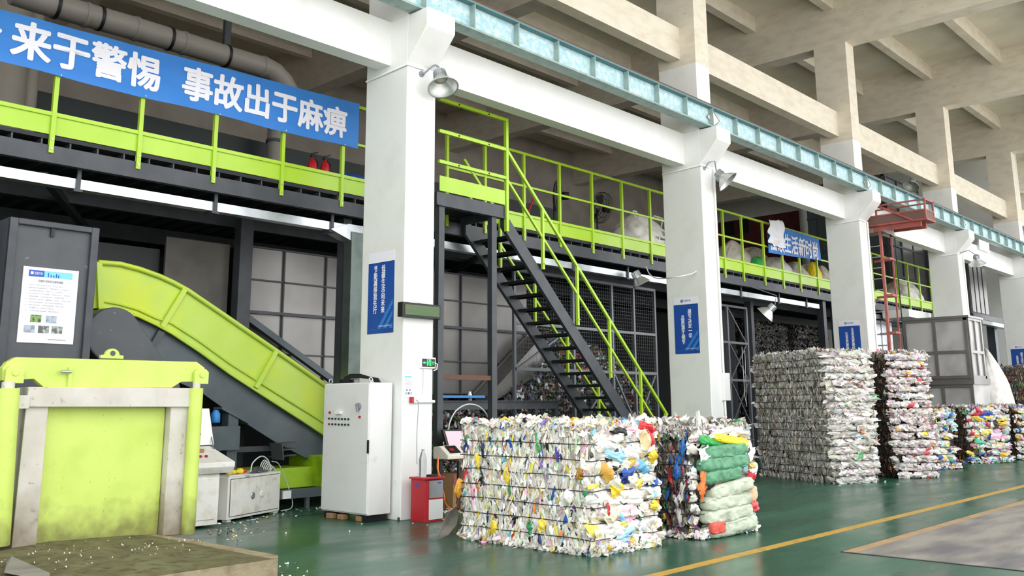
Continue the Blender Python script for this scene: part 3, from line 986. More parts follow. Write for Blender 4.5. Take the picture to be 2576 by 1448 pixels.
def bale(label, loc, yaw, size, side, front, seed, rows=8, group='baled plastic blocks', m='flakes', core='4A4640', extra=(), skirt=True,
         strip=(.012, .034, .045, .10), blob=(.03, .09, .03, .06), dens=1.0, topfluff=.06, cat='bale', skipfront=None, wires=True, fdens=1.0, toppal=None):
    toppal = toppal or front
    W_, L_, H_ = size
    t = thing('plastic_bale', label, cat, loc, group, yaw)
    fk = Flakes(seed)
    rg = fk.rg
    fk.boxcore((.035, .04, 0.0), (W_ - .035, L_ - .03, H_ - .03), core)  # core colour stands in for the shade in gaps between scraps
    rh = H_ / rows

    def bulge(z, amp):
        return amp * np.abs(np.sin(np.pi * z / rh)) ** .7
    # long left face (normal -x): narrow upright strips between the wires
    for (fx, nx) in ((0.0, -1.0), (W_, 1.0)):
        n = int(L_ * H_ * 620 * dens * (1 if nx < 0 else .5))
        y = rg.uniform(0, L_, n)
        r_ = rg.integers(0, rows, n)
        z = (r_ + rg.uniform(.08, .92, n)) * rh
        hh = rg.uniform(strip[2], strip[3], n) * .9
        ww = rg.uniform(strip[0], strip[1], n)
        big = rg.random(n) < .06
        ww[big] *= 2.0
        N = dirs(n, (nx, 0, 0))
        U = dirs(n, (0, 1, 0))
        N, U, Vd = tilt(N, U, .2, rg)
        U, Vd = rot_in(U, Vd, rg.normal(0, .22, n))
        P = np.c_[fx + nx * (bulge(z, .02) + rg.uniform(-.02, .018, n)), y, np.clip(z, .02, H_ - .01)]
        fk.put(P, U, Vd, N, ww, hh, rg.uniform(.0, .02, n), rg.uniform(.002, .007, n), pick(side, n, rg), 4)
    # front end (normal -y): wide squashed pieces bulging between the wires
    for (fy, ny) in ((0.0, -1.0), (L_, 1.0)):
        n = int(W_ * H_ * 330 * dens * fdens * (1 if ny < 0 else .5))
        x = rg.uniform(-.01, W_ + .01, n)
        r_ = rg.integers(0, rows, n)
        z = (r_ + rg.normal(.5, .2, n).clip(.1, .9)) * rh
        ww = rg.uniform(blob[0], blob[1], n)
        hh = rg.uniform(blob[2], blob[3], n)
        N = dirs(n, (0, ny, 0))
        U = dirs(n, (1, 0, 0))
        N, U, Vd = tilt(N, U, .3, rg)
        U, Vd = rot_in(U, Vd, rg.normal(0, .3, n))
        edge = (np.abs(x - W_ / 2) / (W_ / 2)) ** 3 * .05
        P = np.c_[x, fy + ny * (bulge(z, .055) - edge + rg.uniform(-.03, .01, n)), np.clip(z, .03, H_)]
        if skipfront and ny < 0:
            keep = ~((P[:, 0] > skipfront[0]) & (P[:, 0] < skipfront[1]) & (P[:, 2] > skipfront[2]) & (P[:, 2] < skipfront[3]))
        else:
            keep = np.ones(n, bool)
        fk.put(P[keep], U[keep], Vd[keep], N[keep], ww[keep], hh[keep], rg.uniform(.015, .05, n)[keep], rg.uniform(.003, .011, n)[keep], pick(front, n, rg)[keep], 7)
    # vertical corner edges and the top
    n = int(W_ * L_ * 330 * dens)
    P = np.c_[rg.uniform(-.01, W_ + .01, n), rg.uniform(-.02, L_ + .02, n), H_ - .03 + rg.uniform(0, 1, n) ** 2 * topfluff]
    N, U, Vd = tilt(dirs(n, (0, 0, 1)), dirs(n, (1, 0, 0)), .55, rg)
    U, Vd = rot_in(U, Vd, rg.uniform(0, 6.28, n))
    fk.put(P, U, Vd, N, rg.uniform(.03, .1, n), rg.uniform(.02, .06, n), rg.uniform(0, .035, n), rg.uniform(.004, .016, n), pick(toppal, n, rg), 5)
    # ragged fringe along the upper and outer edges
    n = int(110 * dens * (W_ + L_))
    s_ = rg.uniform(0, 1, n)
    onx = rg.random(n) < L_ / (L_ + W_)
    P = np.where(onx[:, None], np.c_[np.zeros(n) - .01, s_ * L_, np.full(n, H_)], np.c_[s_ * W_, np.zeros(n) - .02, np.full(n, H_)])
    P[:, 2] += rg.uniform(-.06, .035, n)
    N, U, Vd = tilt(dirs(n, (-.5, -.6, .6)), dirs(n, (0, 0, 1)), .8, rg)
    fk.put(P, U, Vd, N, rg.uniform(.02, .07, n), rg.uniform(.012, .035, n), rg.uniform(0, .02, n), rg.uniform(.004, .012, n), pick(toppal, n, rg), 4)
    if skirt:
        n = int(120 * dens * (W_ * 1.4 + L_ * .5))
        s_ = rg.uniform(0, 1, n)
        onx = rg.random(n) < .35
        P = np.where(onx[:, None], np.c_[-rg.uniform(0, .04, n), s_ * L_, rg.uniform(.015, .06, n)], np.c_[s_ * W_, -rg.uniform(0, .10, n), rg.uniform(.02, .10, n)])
        N, U, Vd = tilt(dirs(n, (-.3, -.7, .4)), dirs(n, (1, 0, 0)), .6, rg)
        fk.put(P, U, Vd, N, rg.uniform(.02, .06, n), rg.uniform(.015, .035, n), rg.uniform(.005, .03, n), rg.uniform(.003, .008, n), pick(front, n, rg), 4)
    # hand placed conspicuous scraps: (face, along, z, halfwidth, halfheight, colour, dome)
    for (fc, a_, z_, w_, h_, c_, d_) in extra:
        P = np.array([[a_, -.07, z_]]) if fc == 'f' else np.array([[-.035, a_, z_]]) if fc == 'l' else np.array([[a_, z_, H_ + .05]])
        N0 = {'f': (0, -1, 0), 'l': (-1, 0, 0), 't': (0, 0, 1)}[fc]
        U0 = {'f': (1, 0, 0), 'l': (0, 1, 0), 't': (1, 0, 0)}[fc]
        N, U, Vd = tilt(dirs(1, N0), dirs(1, U0), .1, rg)
        if fc == 'l':
            Vd = -np.cross(U, N)
        U, Vd = rot_in(U, Vd, rg.normal(0, .25, 1))
        cc = srgb(np.array([[int(c_[i:i + 2], 16) / 255 for i in (0, 2, 4)]]))
        fk.put(P, U, Vd, N, np.array([w_]), np.array([h_]), np.array([d_]), np.array([.012]), cc, 10)
    fk.build('compressed_plastic', M[m], t)
    if wires:
        for k in range(1, rows):
            z = k * rh
            e = .042
            p = []
            for (ax, ay, bx, by) in ((-e, -e * 1.6, W_ + e, -e * 1.6), (W_ + e, -e * 1.6, W_ + e, L_ + e), (W_ + e, L_ + e, -e, L_ + e), (-e, L_ + e, -e, -e * 1.6)):
                for q in range(6):
                    f_ = q / 6
                    p.append((ax + (bx - ax) * f_, ay + (by - ay) * f_, z + rg.normal(0, .006)))
            MB().tube(p, .0048, 5, closed=True).build('baling_wire', M['wire'], t, local=True)
    return t


bale('large white mixed-plastic bale with coloured scraps, standing before the scale desk', (7.60, 6.0, 0), R(-1.5), (1.10, 1.86, 1.25), 'mixed', 'front', 11, rows=8, core='9A958B', topfluff=.10, dens=1.7, fdens=.62, strip=(.009, .027, .045, .10), blob=(.05, .13, .035, .07),
     extra=[('f', .86, 1.08, .13, .15, 'D9BE93', .07), ('f', .95, 1.12, .06, .16, 'C7323A', .03), ('f', .34, .62, .13, .075, 'EFD13E', .06), ('f', .55, .80, .12, .06, '2C52A0', .06),
            ('f', .78, .84, .10, .07, '6FAFDC', .05), ('f', .52, .36, .17, .09, 'F0BFC9', .05), ('f', .27, .38, .12, .1, 'E9DDBE', .05), ('f', .35, .98, .18, .08, '9FD0E6', .05), ('f', .2, 1.07, .16, .06, 'EDE9E2', .06),
            ('f', .62, .53, .14, .08, 'F2EFE8', .06), ('f', .2, .80, .08, .1, 'C99A3C', .06), ('f', .6, .98, .2, .07, 'F1EEE6', .06), ('f', .5, .18, .18, .06, 'A9CFE6', .04), ('f', .3, .5, .12, .05, 'F3F0EA', .05),
            ('f', .98, .95, .05, .09, 'E7C63E', .05), ('f', 1.0, .42, .06, .06, 'E9CF4A', .04), ('f', .45, 1.2, .16, .05, '2A2A2E', .03), ('f', .6, 1.22, .08, .05, 'E9B6C2', .03),
            ('f', .9, 1.25, .16, .05, 'CF3038', .04), ('f', .22, .43, .05, .09, 'C72F38', .02), ('f', .47, .72, .07, .05, '1F2F66', .05), ('f', .7, .68, .07, .09, 'E8CE44', .05),
            ('l', .62, .26, .05, .08, 'ECD24A', .03), ('l', 1.35, .17, .05, .07, 'E9CF45', .03), ('l', 1.15, .72, .03, .09, 'EBD145', .02), ('l', 1.55, .70, .03, .11, '1D1D20', .02), ('l', 1.6, .86, .028, .09, 'EACF40', .02),
            ('l', 1.93, .55, .05, .11, 'D99E2E', .05), ('l', .1, .8, .05, .06, 'B98B3A', .03), ('l', .55, .72, .03, .12, '8A8890', .02), ('l', .4, .98, .03, .08, '4A3B90', .02), ('l', .68, 1.1, .03, .1, '3E9450', .02),
            ('l', 1.52, .98, .03, .09, '2A2F5C', .02), ('l', 1.8, 1.05, .03, .1, '23356E', .02), ('l', .8, .2, .03, .09, '2F8F4C', .02), ('l', 1.7, .62, .03, .12, 'E3A7BF', .02), ('l', .28, .55, .06, .1, 'F0EEE8', .05),
            ('t', .4, .5, .1, .07, 'EACB3C', .05), ('t', .5, 1.3, .12, .08, 'EFEDE8', .09), ('t', .3, 1.5, .1, .07, 'E9D24A', .06), ('t', .95, .8, .1, .06, 'E9B93A', .05), ('t', .7, 1.6, .14, .09, 'E9E6E0', .09), ('t', .2, 1.85, .14, .05, 'C8383E', .04)])
t2 = bale('mixed dark bale wrapped in rolled green and pale woven sacks', (9.27, 5.82, 0), R(-4), (1.14, 1.75, 1.2), 'dark', 'front', 23, rows=9, core='3A3733', topfluff=.13, dens=1.5, strip=(.007, .022, .03, .08), toppal='filmfront',
          skipfront=(.02, .98, .02, 1.02), extra=[('l', .12, .95, .05, .13, '2E74C0', .03), ('l', .2, .78, .04, .12, '2B6AB6', .03), ('l', .3, .66, .03, .1, 'B03434', .02), ('l', .15, .5, .035, .16, 'D8D6D2', .03), ('l', .2, .25, .035, .2, 'D4D0CE', .03),
          ('f', .14, .92, .14, .10, 'E6E3E0', .05), ('f', .08, .62, .06, .16, 'E07A38', .03), ('f', .2, .60, .08, .07, '2C2C30', .04), ('f', .33, .63, .14, .05, 'E08440', .03), ('f', .6, .72, .16, .06, 'DAD4C8', .04),
          ('f', 1.08, .75, .05, .06, 'ECC93A', .05), ('f', 1.05, .62, .06, .07, 'C8323C', .05), ('f', 1.08, .42, .07, .09, 'D8B48E', .03), ('f', 1.07, .3, .09, .08, 'D8484A', .05), ('f', 1.08, .9, .06, .1, 'EDEAE6', .05), ('f', 1.1, .7, .07, .1, 'EDEAE8', .06),
          ('f', .5, 1.16, .3, .05, 'D9D2C6', .06), ('f', .9, 1.14, .2, .06, 'DDD7CC', .06), ('t', .3, .3, .16, .1, 'E4E1DC', .1), ('t', .25, .9, .16, .1, 'E6E3DF', .13), ('t', .7, .4, .2, .12, 'CFC7BA', .08), ('t', .1, 1.5, .12, .06, 'D08A3A', .05), ('t', .35, 1.6, .2, .06, '3E6A96', .05)])


def sack_roll(parent, m, x0, x1, z, h, y=-.05, depth=.17, seed=1, skew=0.0, label=None, n=60, k=36):
    """a squashed woven sack pressed into the bale face, creased lengthwise"""
    rg = random.Random(seed)
    ph = [rg.uniform(0, 6) for _ in range(6)]
    vs, fs = [], []
    for i in range(n + 1):
        a = i / n
        x = x0 + (x1 - x0) * a
        e = max(0.0, 1 - abs(2 * a - 1) ** 7) ** .5
        for j in range(k):
            th = 2 * math.pi * j / k
            cy, cz = math.cos(th), math.sin(th)
            cy = math.copysign(abs(cy) ** .6, cy)
            cz = math.copysign(abs(cz) ** .5, cz)
            q = Vector((a * 5 + seed, cy * 1.1, cz * 1.3))
            w = 1 + .16 * noise.noise(q) + .10 * noise.noise(q * 2.7 + Vector((cz * 3, 0, 0))) + .09 * abs(noise.noise(Vector((a * 4 + cz * 2.4, cz * 5.5 + a * 5, seed))))
            fold = .012 * noise.noise(Vector((a * 9 - cz * 4, cz * 3, seed * 2.0)))
            vs.append((x, y + cy * depth * .5 * (.45 + .55 * e) * w - fold, z + skew * (a - .5) + cz * h * .53 * (.45 + .55 * e) * (1 + .4 * (w - 1))))
    for i in range(n):
        for j in range(k):
            fs.append((i * k + j, i * k + (j + 1) % k, (i + 1) * k + (j + 1) % k, (i + 1) * k + j))
    fs.append(tuple(range(k)))
    fs.append(tuple(range(n * k, n * k + k))[::-1])
    return MB().add(vs, fs, True).build('woven_sack', m, parent, local=True, label=label)


for z, h, xa, xb, sk in ((.955, .155, .14, .98, .05), (.82, .16, .05, 1.0, .03), (.685, .15, .1, .82, .05)):
    sack_roll(t2, M['sackgreen'], xa, xb, z, h, seed=int(z * 100), skew=sk, label='folded green woven sack')
for z, h, xa, xb, sk in ((.525, .16, .2, 1.04, .07), (.385, .155, .1, 1.0, .02), (.245, .16, .08, 1.0, .02), (.10, .17, .12, 1.08, .05)):
    sack_roll(t2, M['sackpale'], xa, xb, z, h, seed=int(z * 100), skew=sk, depth=.2, label='folded pale sage woven sack')
sack_roll(t2, M['yellowsack'], .3, 1.0, 1.07, .10, y=-.06, depth=.13, seed=8, skew=-.10, label='yellow plastic sack')
sack_roll(t2, M['greensack2'], .06, .5, 1.07, .10, y=-.03, depth=.12, seed=9, skew=-.06, label='bright green plastic sack')
sack_roll(t2, mat('coral_sack', '#D8574C', .6, bump=.5, bscale=15), .1, .36, .12, .12, y=-.13, depth=.08, seed=14, label='coral red plastic bag')

FILM = dict(m='film', core='6E6A62', strip=(.012, .03, .05, .085), blob=(.06, .18, .03, .06), topfluff=.06, rows=9, fdens=.75)
bale('clear film bale, the lower one of the grey two-bale stack', (17.14, 7.68, 0), R(-27), (.98, 2.3, 1.24), 'film', 'filmfront', 31, skirt=False, dens=1.1, **FILM)
bale('clear film bale, the upper one of the grey two-bale stack', (17.12, 7.70, 1.25), R(-27), (1.02, 2.3, 1.22), 'film', 'filmfront', 32, skirt=False, dens=1.1, **FILM)
PET = dict(m='film', core='2A2622', strip=(.012, .03, .05, .085), blob=(.04, .11, .03, .055), rows=8, skirt=False)
bale('dark sided bottle bale with a pinkish clear end, lower one of its pair', (19.1, 7.28, 0), R(-38), (.92, 1.9, 1.22), 'pet', 'petfront', 41, **PET)
bale('dark sided bottle bale with a pinkish clear end, upper one of its pair', (19.08, 7.31, 1.23), R(-37), (.9, 1.9, 1.26), 'pet', 'petfront', 42, **PET)
bale('coloured plastic bale peeping out behind the pinkish bottle bale pair', (21.9, 7.95, 0), R(-40), (1.08, 1.7, 1.28), 'pet', 'colour', 51, rows=8, dens=.9, fdens=.6, blob=(.05, .13, .035, .07))
bale('colourful bottle bale on the floor with yellow and pink scraps, beneath the mixed pile', (24.9, 7.66, 0), R(-38), (1.16, 1.7, 1.36), 'pet', 'colour', 52, rows=8, dens=.9, fdens=.6, blob=(.05, .13, .035, .07),
     extra=[('f', .3, 1.2, .2, .05, 'B8283A', .04), ('f', .55, 1.22, .18, .07, '2F4FA8', .05), ('f', .3, 1.1, .15, .06, 'E8CF4A', .04), ('f', .75, .95, .1, .08, '3C3C42', .05), ('f', .95, .95, .12, .06, 'E3C040', .05), ('f', .25, .5, .14, .09, '4FB492', .04), ('f', .75, .65, .2, .08, 'ECB9CC', .05), ('f', .5, .75, .16, .1, 'E9D480', .05), ('f', .9, .2, .16, .06, 'E5B94A', .04)])
bale('light plastic bale cut off by the picture edge, next to the colourful bottle bale', (27.0, 7.1, 0), R(-38), (1.1, 1.7, 1.36), 'pet', 'colour', 53, rows=8, dens=.8)
bale('lower bale of the tall mixed pile behind, mostly hidden', (32.5, 8.1, 0), R(-40), (1.5, 1.8, 1.3), 'dark', 'colour', 54, rows=8, dens=.5)
bale('upper bale of the tall mixed pile, with blue and green scraps', (32.5, 8.1, 1.32), R(-40), (1.5, 1.8, 1.2), 'dark', 'dark', 55, rows=6, dens=.9, topfluff=.15,
     extra=[('f', .6, 1.1, .35, .1, '3A6AB0', .06), ('f', .8, .95, .3, .12, '2F5A44', .05), ('f', .9, .55, .25, .12, 'D8D4CC', .04), ('f', .3, .8, .12, .1, 'C83A40', .04), ('f', .6, .4, .15, .1, '3E9A60', .04), ('f', .25, 1.15, .12, .1, 'EFECE8', .05)])
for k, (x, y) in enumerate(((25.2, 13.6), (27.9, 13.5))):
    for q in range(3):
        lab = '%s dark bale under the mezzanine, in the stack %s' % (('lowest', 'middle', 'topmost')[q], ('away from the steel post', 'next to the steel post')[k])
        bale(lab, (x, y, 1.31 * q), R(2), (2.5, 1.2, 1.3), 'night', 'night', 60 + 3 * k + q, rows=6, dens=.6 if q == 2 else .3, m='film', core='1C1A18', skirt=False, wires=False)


# ================================================================ the baling press at the front
GY = 9.8
G = lambda x, y, d=0.0: onY(x, y, GY + d)


def poly(pts, d0, d1, base=GY):
    q = [onY(x, y, base) for x, y in pts]
    return MB().prism([(p.x, p.z) for p in q], base + d0, base + d1, 'y')


pl = thing('loading_plinth', 'low dirt-caked concrete plinth in front of the lime press gate', 'plinth', (3.8, 8.6, 0))
prof = [(-1.5, 7.42), (4.78, 7.42), (4.98, 7.7), (5.0, 9.35), (4.4, 10.4), (-1.5, 10.6)]
vs = []
nn = 26
b = MB().prism([(-1.5, 7.44), (4.9, 7.44), (5.02, 7.62), (5.0, 9.3), (4.9, 10.3), (-1.5, 10.5)], 0, .15, 'z')
b.build('kerb', M['kerb'], pl)
mb = MB()
for i in range(nn + 1):
    for j in range(nn + 1):
        a, c = i / nn, j / nn
        x = -1.5 + 6.36 * a
        y = 7.47 + 2.75 * c
        edge = min(a * 8, (1 - a) * 6, c * 5, (1 - c) * 8, 1)
        mb.v.append((x, y, .152 + .05 * max(0, edge) ** .5 * (.5 + .5 * random.random())))
for i in range(nn):
    for j in range(nn):
        q = i * (nn + 1) + j
        mb.f.append((q, q + nn + 1, q + nn + 2, q + 1))
        mb.s.append(True)
mb.build('dirt_crust', M['dirt'], pl)
PZ = .17

pr = thing('baling_press', 'lime baling press gate in a grimy grey frame with lifting beam and cylinders', 'press', (4.3, GY, PZ))
poly([(107, 1020), (422, 1024), (402, 1345), (80, 1372)], .05, .12).build('gate_panel', M['gate'], pr, bevel=.008)
b = poly([(60, 1020), (116, 1020), (84, 1384), (22, 1384)], -.06, .2).build('frame_post', M['framegrey'], pr, bevel=.006)
b = poly([(424, 1022), (470, 1022), (456, 1342), (403, 1346)], -.06, .2).build('frame_post', M['framegrey'], pr, bevel=.006)
poly([(62, 973), (478, 976), (478, 1023), (58, 1023)], -.1, .2).build('cross_head', M['framegrey'], pr, bevel=.006)
poly([(14, 911), (37, 898), (491, 910), (511, 925), (511, 960), (452, 960), (428, 975), (108, 975), (82, 953), (3, 957), (3, 925)], -.04, .06).build('lifting_beam', M['gate'], pr, bevel=.006)
b = MB()
c = G(280, 897, .01)
prof = [(c.x - .12, c.z - .02), (c.x - .12, c.z + .015), (c.x - .075, c.z + .02)]
prof += [(c.x + .075 * math.cos(t), c.z + .02 + .065 * math.sin(t)) for t in [math.pi - i * math.pi / 10 for i in range(11)]]
prof += [(c.x + .12, c.z + .015), (c.x + .12, c.z - .02)]
lug = MB().prism(prof, GY - .02, GY + .03, 'y').build('lifting_lug', M['gate'], pr, bevel=.004)
MB().cyl((c.x, GY - .023, c.z + .035), (c.x, GY - .019, c.z + .035), .028, 16).build('lug_hole', M['machine'], lug)
for (xa, xb, px, yp) in ((1, 37, 30, 938), (479, 509, 498, 943)):
    a = G(px, yp)
    MB().prism([(a.x - .085, a.z - .10), (a.x - .085, a.z + .03), (a.x - .05, a.z + .065), (a.x + .05, a.z + .065), (a.x + .085, a.z + .03), (a.x + .085, a.z - .10)], GY - .09, GY - .045, 'y').build('clevis', M['gate'], pr, bevel=.004)
    MB().cyl((a.x, GY - .105, a.z), (a.x, GY - .03, a.z), .028, 18).build('clevis_pin', M['gate'], pr)
for (tx, ty, bx, by, r) in ((20, 976, -6, 1372, .105), (494, 976, 472, 1342, .075)):
    p, q = G(tx, ty, -.1), G(bx, by, -.1)
    MB().cyl(p, q, r, 28).build('hydraulic_cylinder', M['gate'], pr)
    MB().cyl(p, p + Vector((0, 0, .06)), r * .55, 20).build('piston_rod', M['framegrey'], pr)
for (px, yp) in ((50, 1012), (481, 1008)):
    a = G(px, yp)
    MB().box((a.x - .07, GY - .12, a.z - .06), (a.x + .05, GY, a.z + .07)).build('cylinder_clamp', M['framegrey'], pr, bevel=.006)
a = G(170, 950)
MB().box((a.x - .02, GY - .07, a.z - .11), (a.x + .02, GY - .04, a.z + .11)).build('latch_bar', M['gate'], pr, bevel=.003)
MB().cyl((a.x - .1, GY - .08, a.z + .06), (a.x + .0, GY - .08, a.z + .06), .015, 10).build('latch_pin', M['galv'], pr)
b = MB()
for k in range(11):
    z = .3 + k * .12
    b.box((3.25, GY + .2, z), (3.55, GY + .6, z + .05))
b.build('side_grille', M['black'], pr)
MB().box((3.52, GY + .2, .1), (3.6, GY + 1.3, 1.7)).box((5.2, GY + .2, .1), (5.28, GY + 1.3, 1.7)).box((3.52, GY + .2, 1.6), (5.28, GY + 1.3, 1.7)).build('press_chamber', M['machine'], pr)
a = onZ(40, 1405, .2)
t = thing('steel_offcut', 'bent grey sheet offcut lying on the dirty plinth', 'offcut', a)
MB().hexa([onZ(10, 1440, .2), onZ(125, 1462, .2), onZ(125, 1458, .2) + Vector((0, .1, .01)), onZ(18, 1405, .2), onZ(10, 1440, .27), onZ(125, 1462, .24), onZ(125, 1440, .26), onZ(30, 1398, .27)]).build('sheet', M['concrete'], t)

dm = thing('machine_door', 'tall grey framed machine door with the safety notice on it', 'door', (4.15, 11.2, 0))
p = [onY(25, 545, 11.2), onY(249, 576, 11.2)]
x0, x1, zt = p[0].x, p[1].x, p[0].z
MB().box((x0, 11.22, 0.1), (x1, 11.9, zt)).build('door_leaf', M['machine'], dm)
b = MB()
for q in (((x0, 0.1), (x0 + .09, zt)), ((x1 - .09, 0.1), (x1, zt)), ((x0 + .09, zt - .07), (x1 - .09, zt))):
    b.box((q[0][0], 11.17, q[0][1]), (q[1][0], 11.23, q[1][1]))
b.build('door_frame', M['dark'], dm, bevel=.008)
MB().box((x0 + .46, 11.19, zt - .17), (x0 + .5, 11.23, zt - .06)).build('hook', M['black'], dm)
nt_ = thing('safety_notice', 'white safety procedure sheet with a blue header on the grey machine door', 'notice', (4.13, 11.17, 2.2))
a = onY(42, 860, 11.205)
sx, sz = .62, .87
O = lambda u, v: Vector((a.x + u, 11.212, a.z + v))
MB().box((a.x, 11.205, a.z), (a.x + sx, 11.222, a.z + sz)).build('sheet', M['paper'], nt_)
tile(nt_, 'header_block', M['stickyblue'], O(.06, .76) - Y3 * .008, X3, Z3, .17, .075, .002)
tile(nt_, 'header_strip', M['lightblue'], O(.23, .76) - Y3 * .008, X3, Z3, .32, .075, .002)
tile(nt_, 'logo', M['print'], O(.08, .785) - Y3 * .0105, X3, Z3, .03, .03, .001)
text('低碳环保', M['print'], nt_, O(.12, .783) - Y3 * .0105, X3, Z3, .09, .032)
b = MB()
for k, (u, h) in enumerate(((.27, .05), (.30, .03), (.33, .025), (.36, .045), (.385, .03))):
    b.box(O(u, .765) - Y3 * .011, O(u + .012, .765 + h) - Y3 * .0105)
b.build('skyline', M['stickyblue'], nt_)
text('压缩打包机安全操作规程', M['greyprint'], nt_, O(.17, .70) - Y3 * .008, X3, Z3, .28, .03, bold=.02)
lines = ['操作人员必须经过培训，持证上岗。', '操作前检查设备各部位，严禁带病运行，保证安全。', '启动前检查油位，周围无人方可开机。', '运行时禁止伸手进入压缩室，注意防护用品，注意安全。',
         '清理杂物时，必须切断电源，悬挂警示牌。', '发现异常应立即停机，通知维修人员处理，不得自行拆卸。', '打包作业完成后，关闭电源并清理现场。', '保持设备清洁，按时加油润滑，做好记录。', '非操作人员禁止靠近。', '下班前切断总电源，锁好控制柜。']
for k, s_ in enumerate(lines):
    text('%d、' % (k + 1) + s_, M['greyprint'], nt_, O(.05, .655 - .033 * k) - Y3 * .008, X3, Z3, .011 * len(s_) + .22, .016)
for k, (u, v) in enumerate(((.12, .235), (.29, .235), (.06, .115), (.215, .115), (.365, .115))):
    tile(nt_, 'picture', M[('photo1', 'photo2', 'photo2', 'photo3', 'photo3')[k]], O(u, v) - Y3 * .008, X3, Z3, .12, .085, .002)
tile(nt_, 'footer_line', M['greyprint'], O(.33, .04) - Y3 * .008, X3, Z3, .2, .008, .001)

# ---------------------------------------------------------------- inclined conveyor
KY = 12.3
cv = thing('inclined_conveyor', 'lime sided inclined belt conveyor rising behind the press', 'conveyor', (7, 12.8, 0))
topc = [(60, 640), (150, 650), (245, 657), (300, 661), (350, 674), (400, 692), (435, 708), (470, 727), (560, 788), (640, 843), (700, 884), (820, 968), (930, 1045)]
botc = [(930, 1170), (816, 1094), (690, 1013), (577, 940), (500, 884), (430, 838), (392, 817), (345, 795), (300, 783), (245, 775), (150, 772), (60, 768)]
poly(topc + botc, 0, .05, KY).build('side_wall', M['conv'], cv)
lipb = [(245, 775), (300, 783), (345, 795), (392, 817), (430, 838), (500, 884), (577, 940), (690, 1013), (816, 1094), (930, 1170)]
MB().tube([onY(x, y + 3, KY) + Vector((0, -.03, 0)) for x, y in topc[2:]], .035, 8).build('top_flange', M['conv'], cv)
MB().tube([onY(x, y, KY) + Vector((0, -.03, 0)) for x, y in lipb], .022, 8).build('bottom_flange', M['conv'], cv)
mid = [(245, 765 - 10), (300, 765), (345, 778), (392, 800), (430, 812), (500, 857), (577, 913), (690, 985), (816, 1063), (930, 1140)]
MB().tube([onY(x, y, KY) + Vector((0, -.015, 0)) for x, y in mid], .018, 6).build('step_line', M['conv'], cv)  # added raised line, shaped to stand for the shadowed step in the side wall
for (xa, ya, xb, yb) in ((464, 724, 404, 822), (692, 882, 640, 975), (246, 660, 250, 775)):
    p, q = onY(xa, ya, KY), onY(xb, yb, KY)
    MB().bar(p + Vector((0, -.03, 0)), q + Vector((0, -.03, 0)), .07, .06, (0, 1, 0)).build('rib', M['conv'], cv)
poly([(245, 770)] + lipb[1:] + [(930, 1250), (815, 1173), (700, 1112), (600, 1049), (510, 985), (430, 950), (380, 925), (245, 925)], .06, .1, KY).build('lower_side_plate', M['slate'], cv)
poly([(400, 830), (416, 836), (372, 905), (356, 905)], .0, .06, KY).build('plate_strap', M['machine'], cv)
q0 = [onY(x, y, KY) for x, y in topc]
b = MB()
n0 = len(q0)
b.add([v + Vector((0, .05, -.12)) for v in q0] + [v + Vector((0, 1.05, -.12)) for v in q0], [(i, i + 1, n0 + i + 1, n0 + i) for i in range(n0 - 1)])
b.build('belt', M['rubber'], cv)
poly(topc + botc, 1.05, 1.1, KY).build('side_wall', M['conv'], cv)
cap = []
A, B_ = onY(284, 842, 11.55), onY(400, 985, 11.55)
d = (B_ - A).normalized()
ang = math.atan2(d.z, d.x)
r0 = .345
for i in range(15):
    t_ = ang + math.pi / 2 + math.pi * i / 14
    cap.append((A.x + r0 * math.cos(t_), A.z + r0 * math.sin(t_)))
for i in range(15):
    t_ = ang - math.pi / 2 + math.pi * i / 14
    cap.append((B_.x + r0 * .8 * math.cos(t_), B_.z + r0 * .8 * math.sin(t_)))
MB().prism(cap, 11.5, 12.2, 'y').build('drive_guard', M['machine'], cv, bevel=.02)
lg = [onY(663, 0, 12.2)]
MB().box((7.03, 12.06, 0), (7.19, 12.24, 1.42)).build('support_leg', M['slate'], cv)
MB().bar(onY(548, 1026, 12.15), onY(618, 1064, 12.15), .24, .03).build('leg_flange', M['slate'], cv)
MB().box((6.1, 12.0, .89), (7.19, 12.05, 1.22)).build('gusset_plate', M['slate'], cv)
MB().box((7.0, 12.6, .82), (8.3, 12.7, .9)).build('tie_bar', M['machine'], cv)
a = onY(708, 1130, 12.2)
b = MB()
for k in range(3):
    b.bar(a + Vector((-.14 + .0, 0, .08 - .09 * k)), a + Vector((.18, 0, .10 - .09 * k)), .25, .015)
b.bar(a + Vector((-.15, -.1, .1)), a + Vector((-.12, -.1, -.14)), .02, .3)
b.build('channel_bracket', M['machine'], cv)
t = thing('conveyor_base', 'dusty green conveyor loading trough beside the white electrical cabinet', 'trough', (9.2, 12.6, 0))
b = MB().box((7.4, 12.2, .28), (9.0, 12.9, .58)).box((8.62, 12.0, .28), (9.9, 12.9, .74))
b.build('trough', M['greendark'], t, bevel=.01)
MB().prism([(8.62, .74), (8.95, .45), (8.95, .28), (9.4, .28), (9.4, .74)], 11.97, 12.0, 'y').build('end_plate', M['conv'], t)
MB().box((7.3, 11.9, .16), (9.9, 12.0, .29)).build('base_beam', M['slate'], t)
MB().box((7.86, 11.87, .17), (8.0, 11.9, .28)).build('socket', M['plastic'], t)
for x in (8.3, 8.75, 9.3):
    MB().box((x, 11.92, 0), (x + .06, 11.98, .16)).build('foot', M['slate'], t)

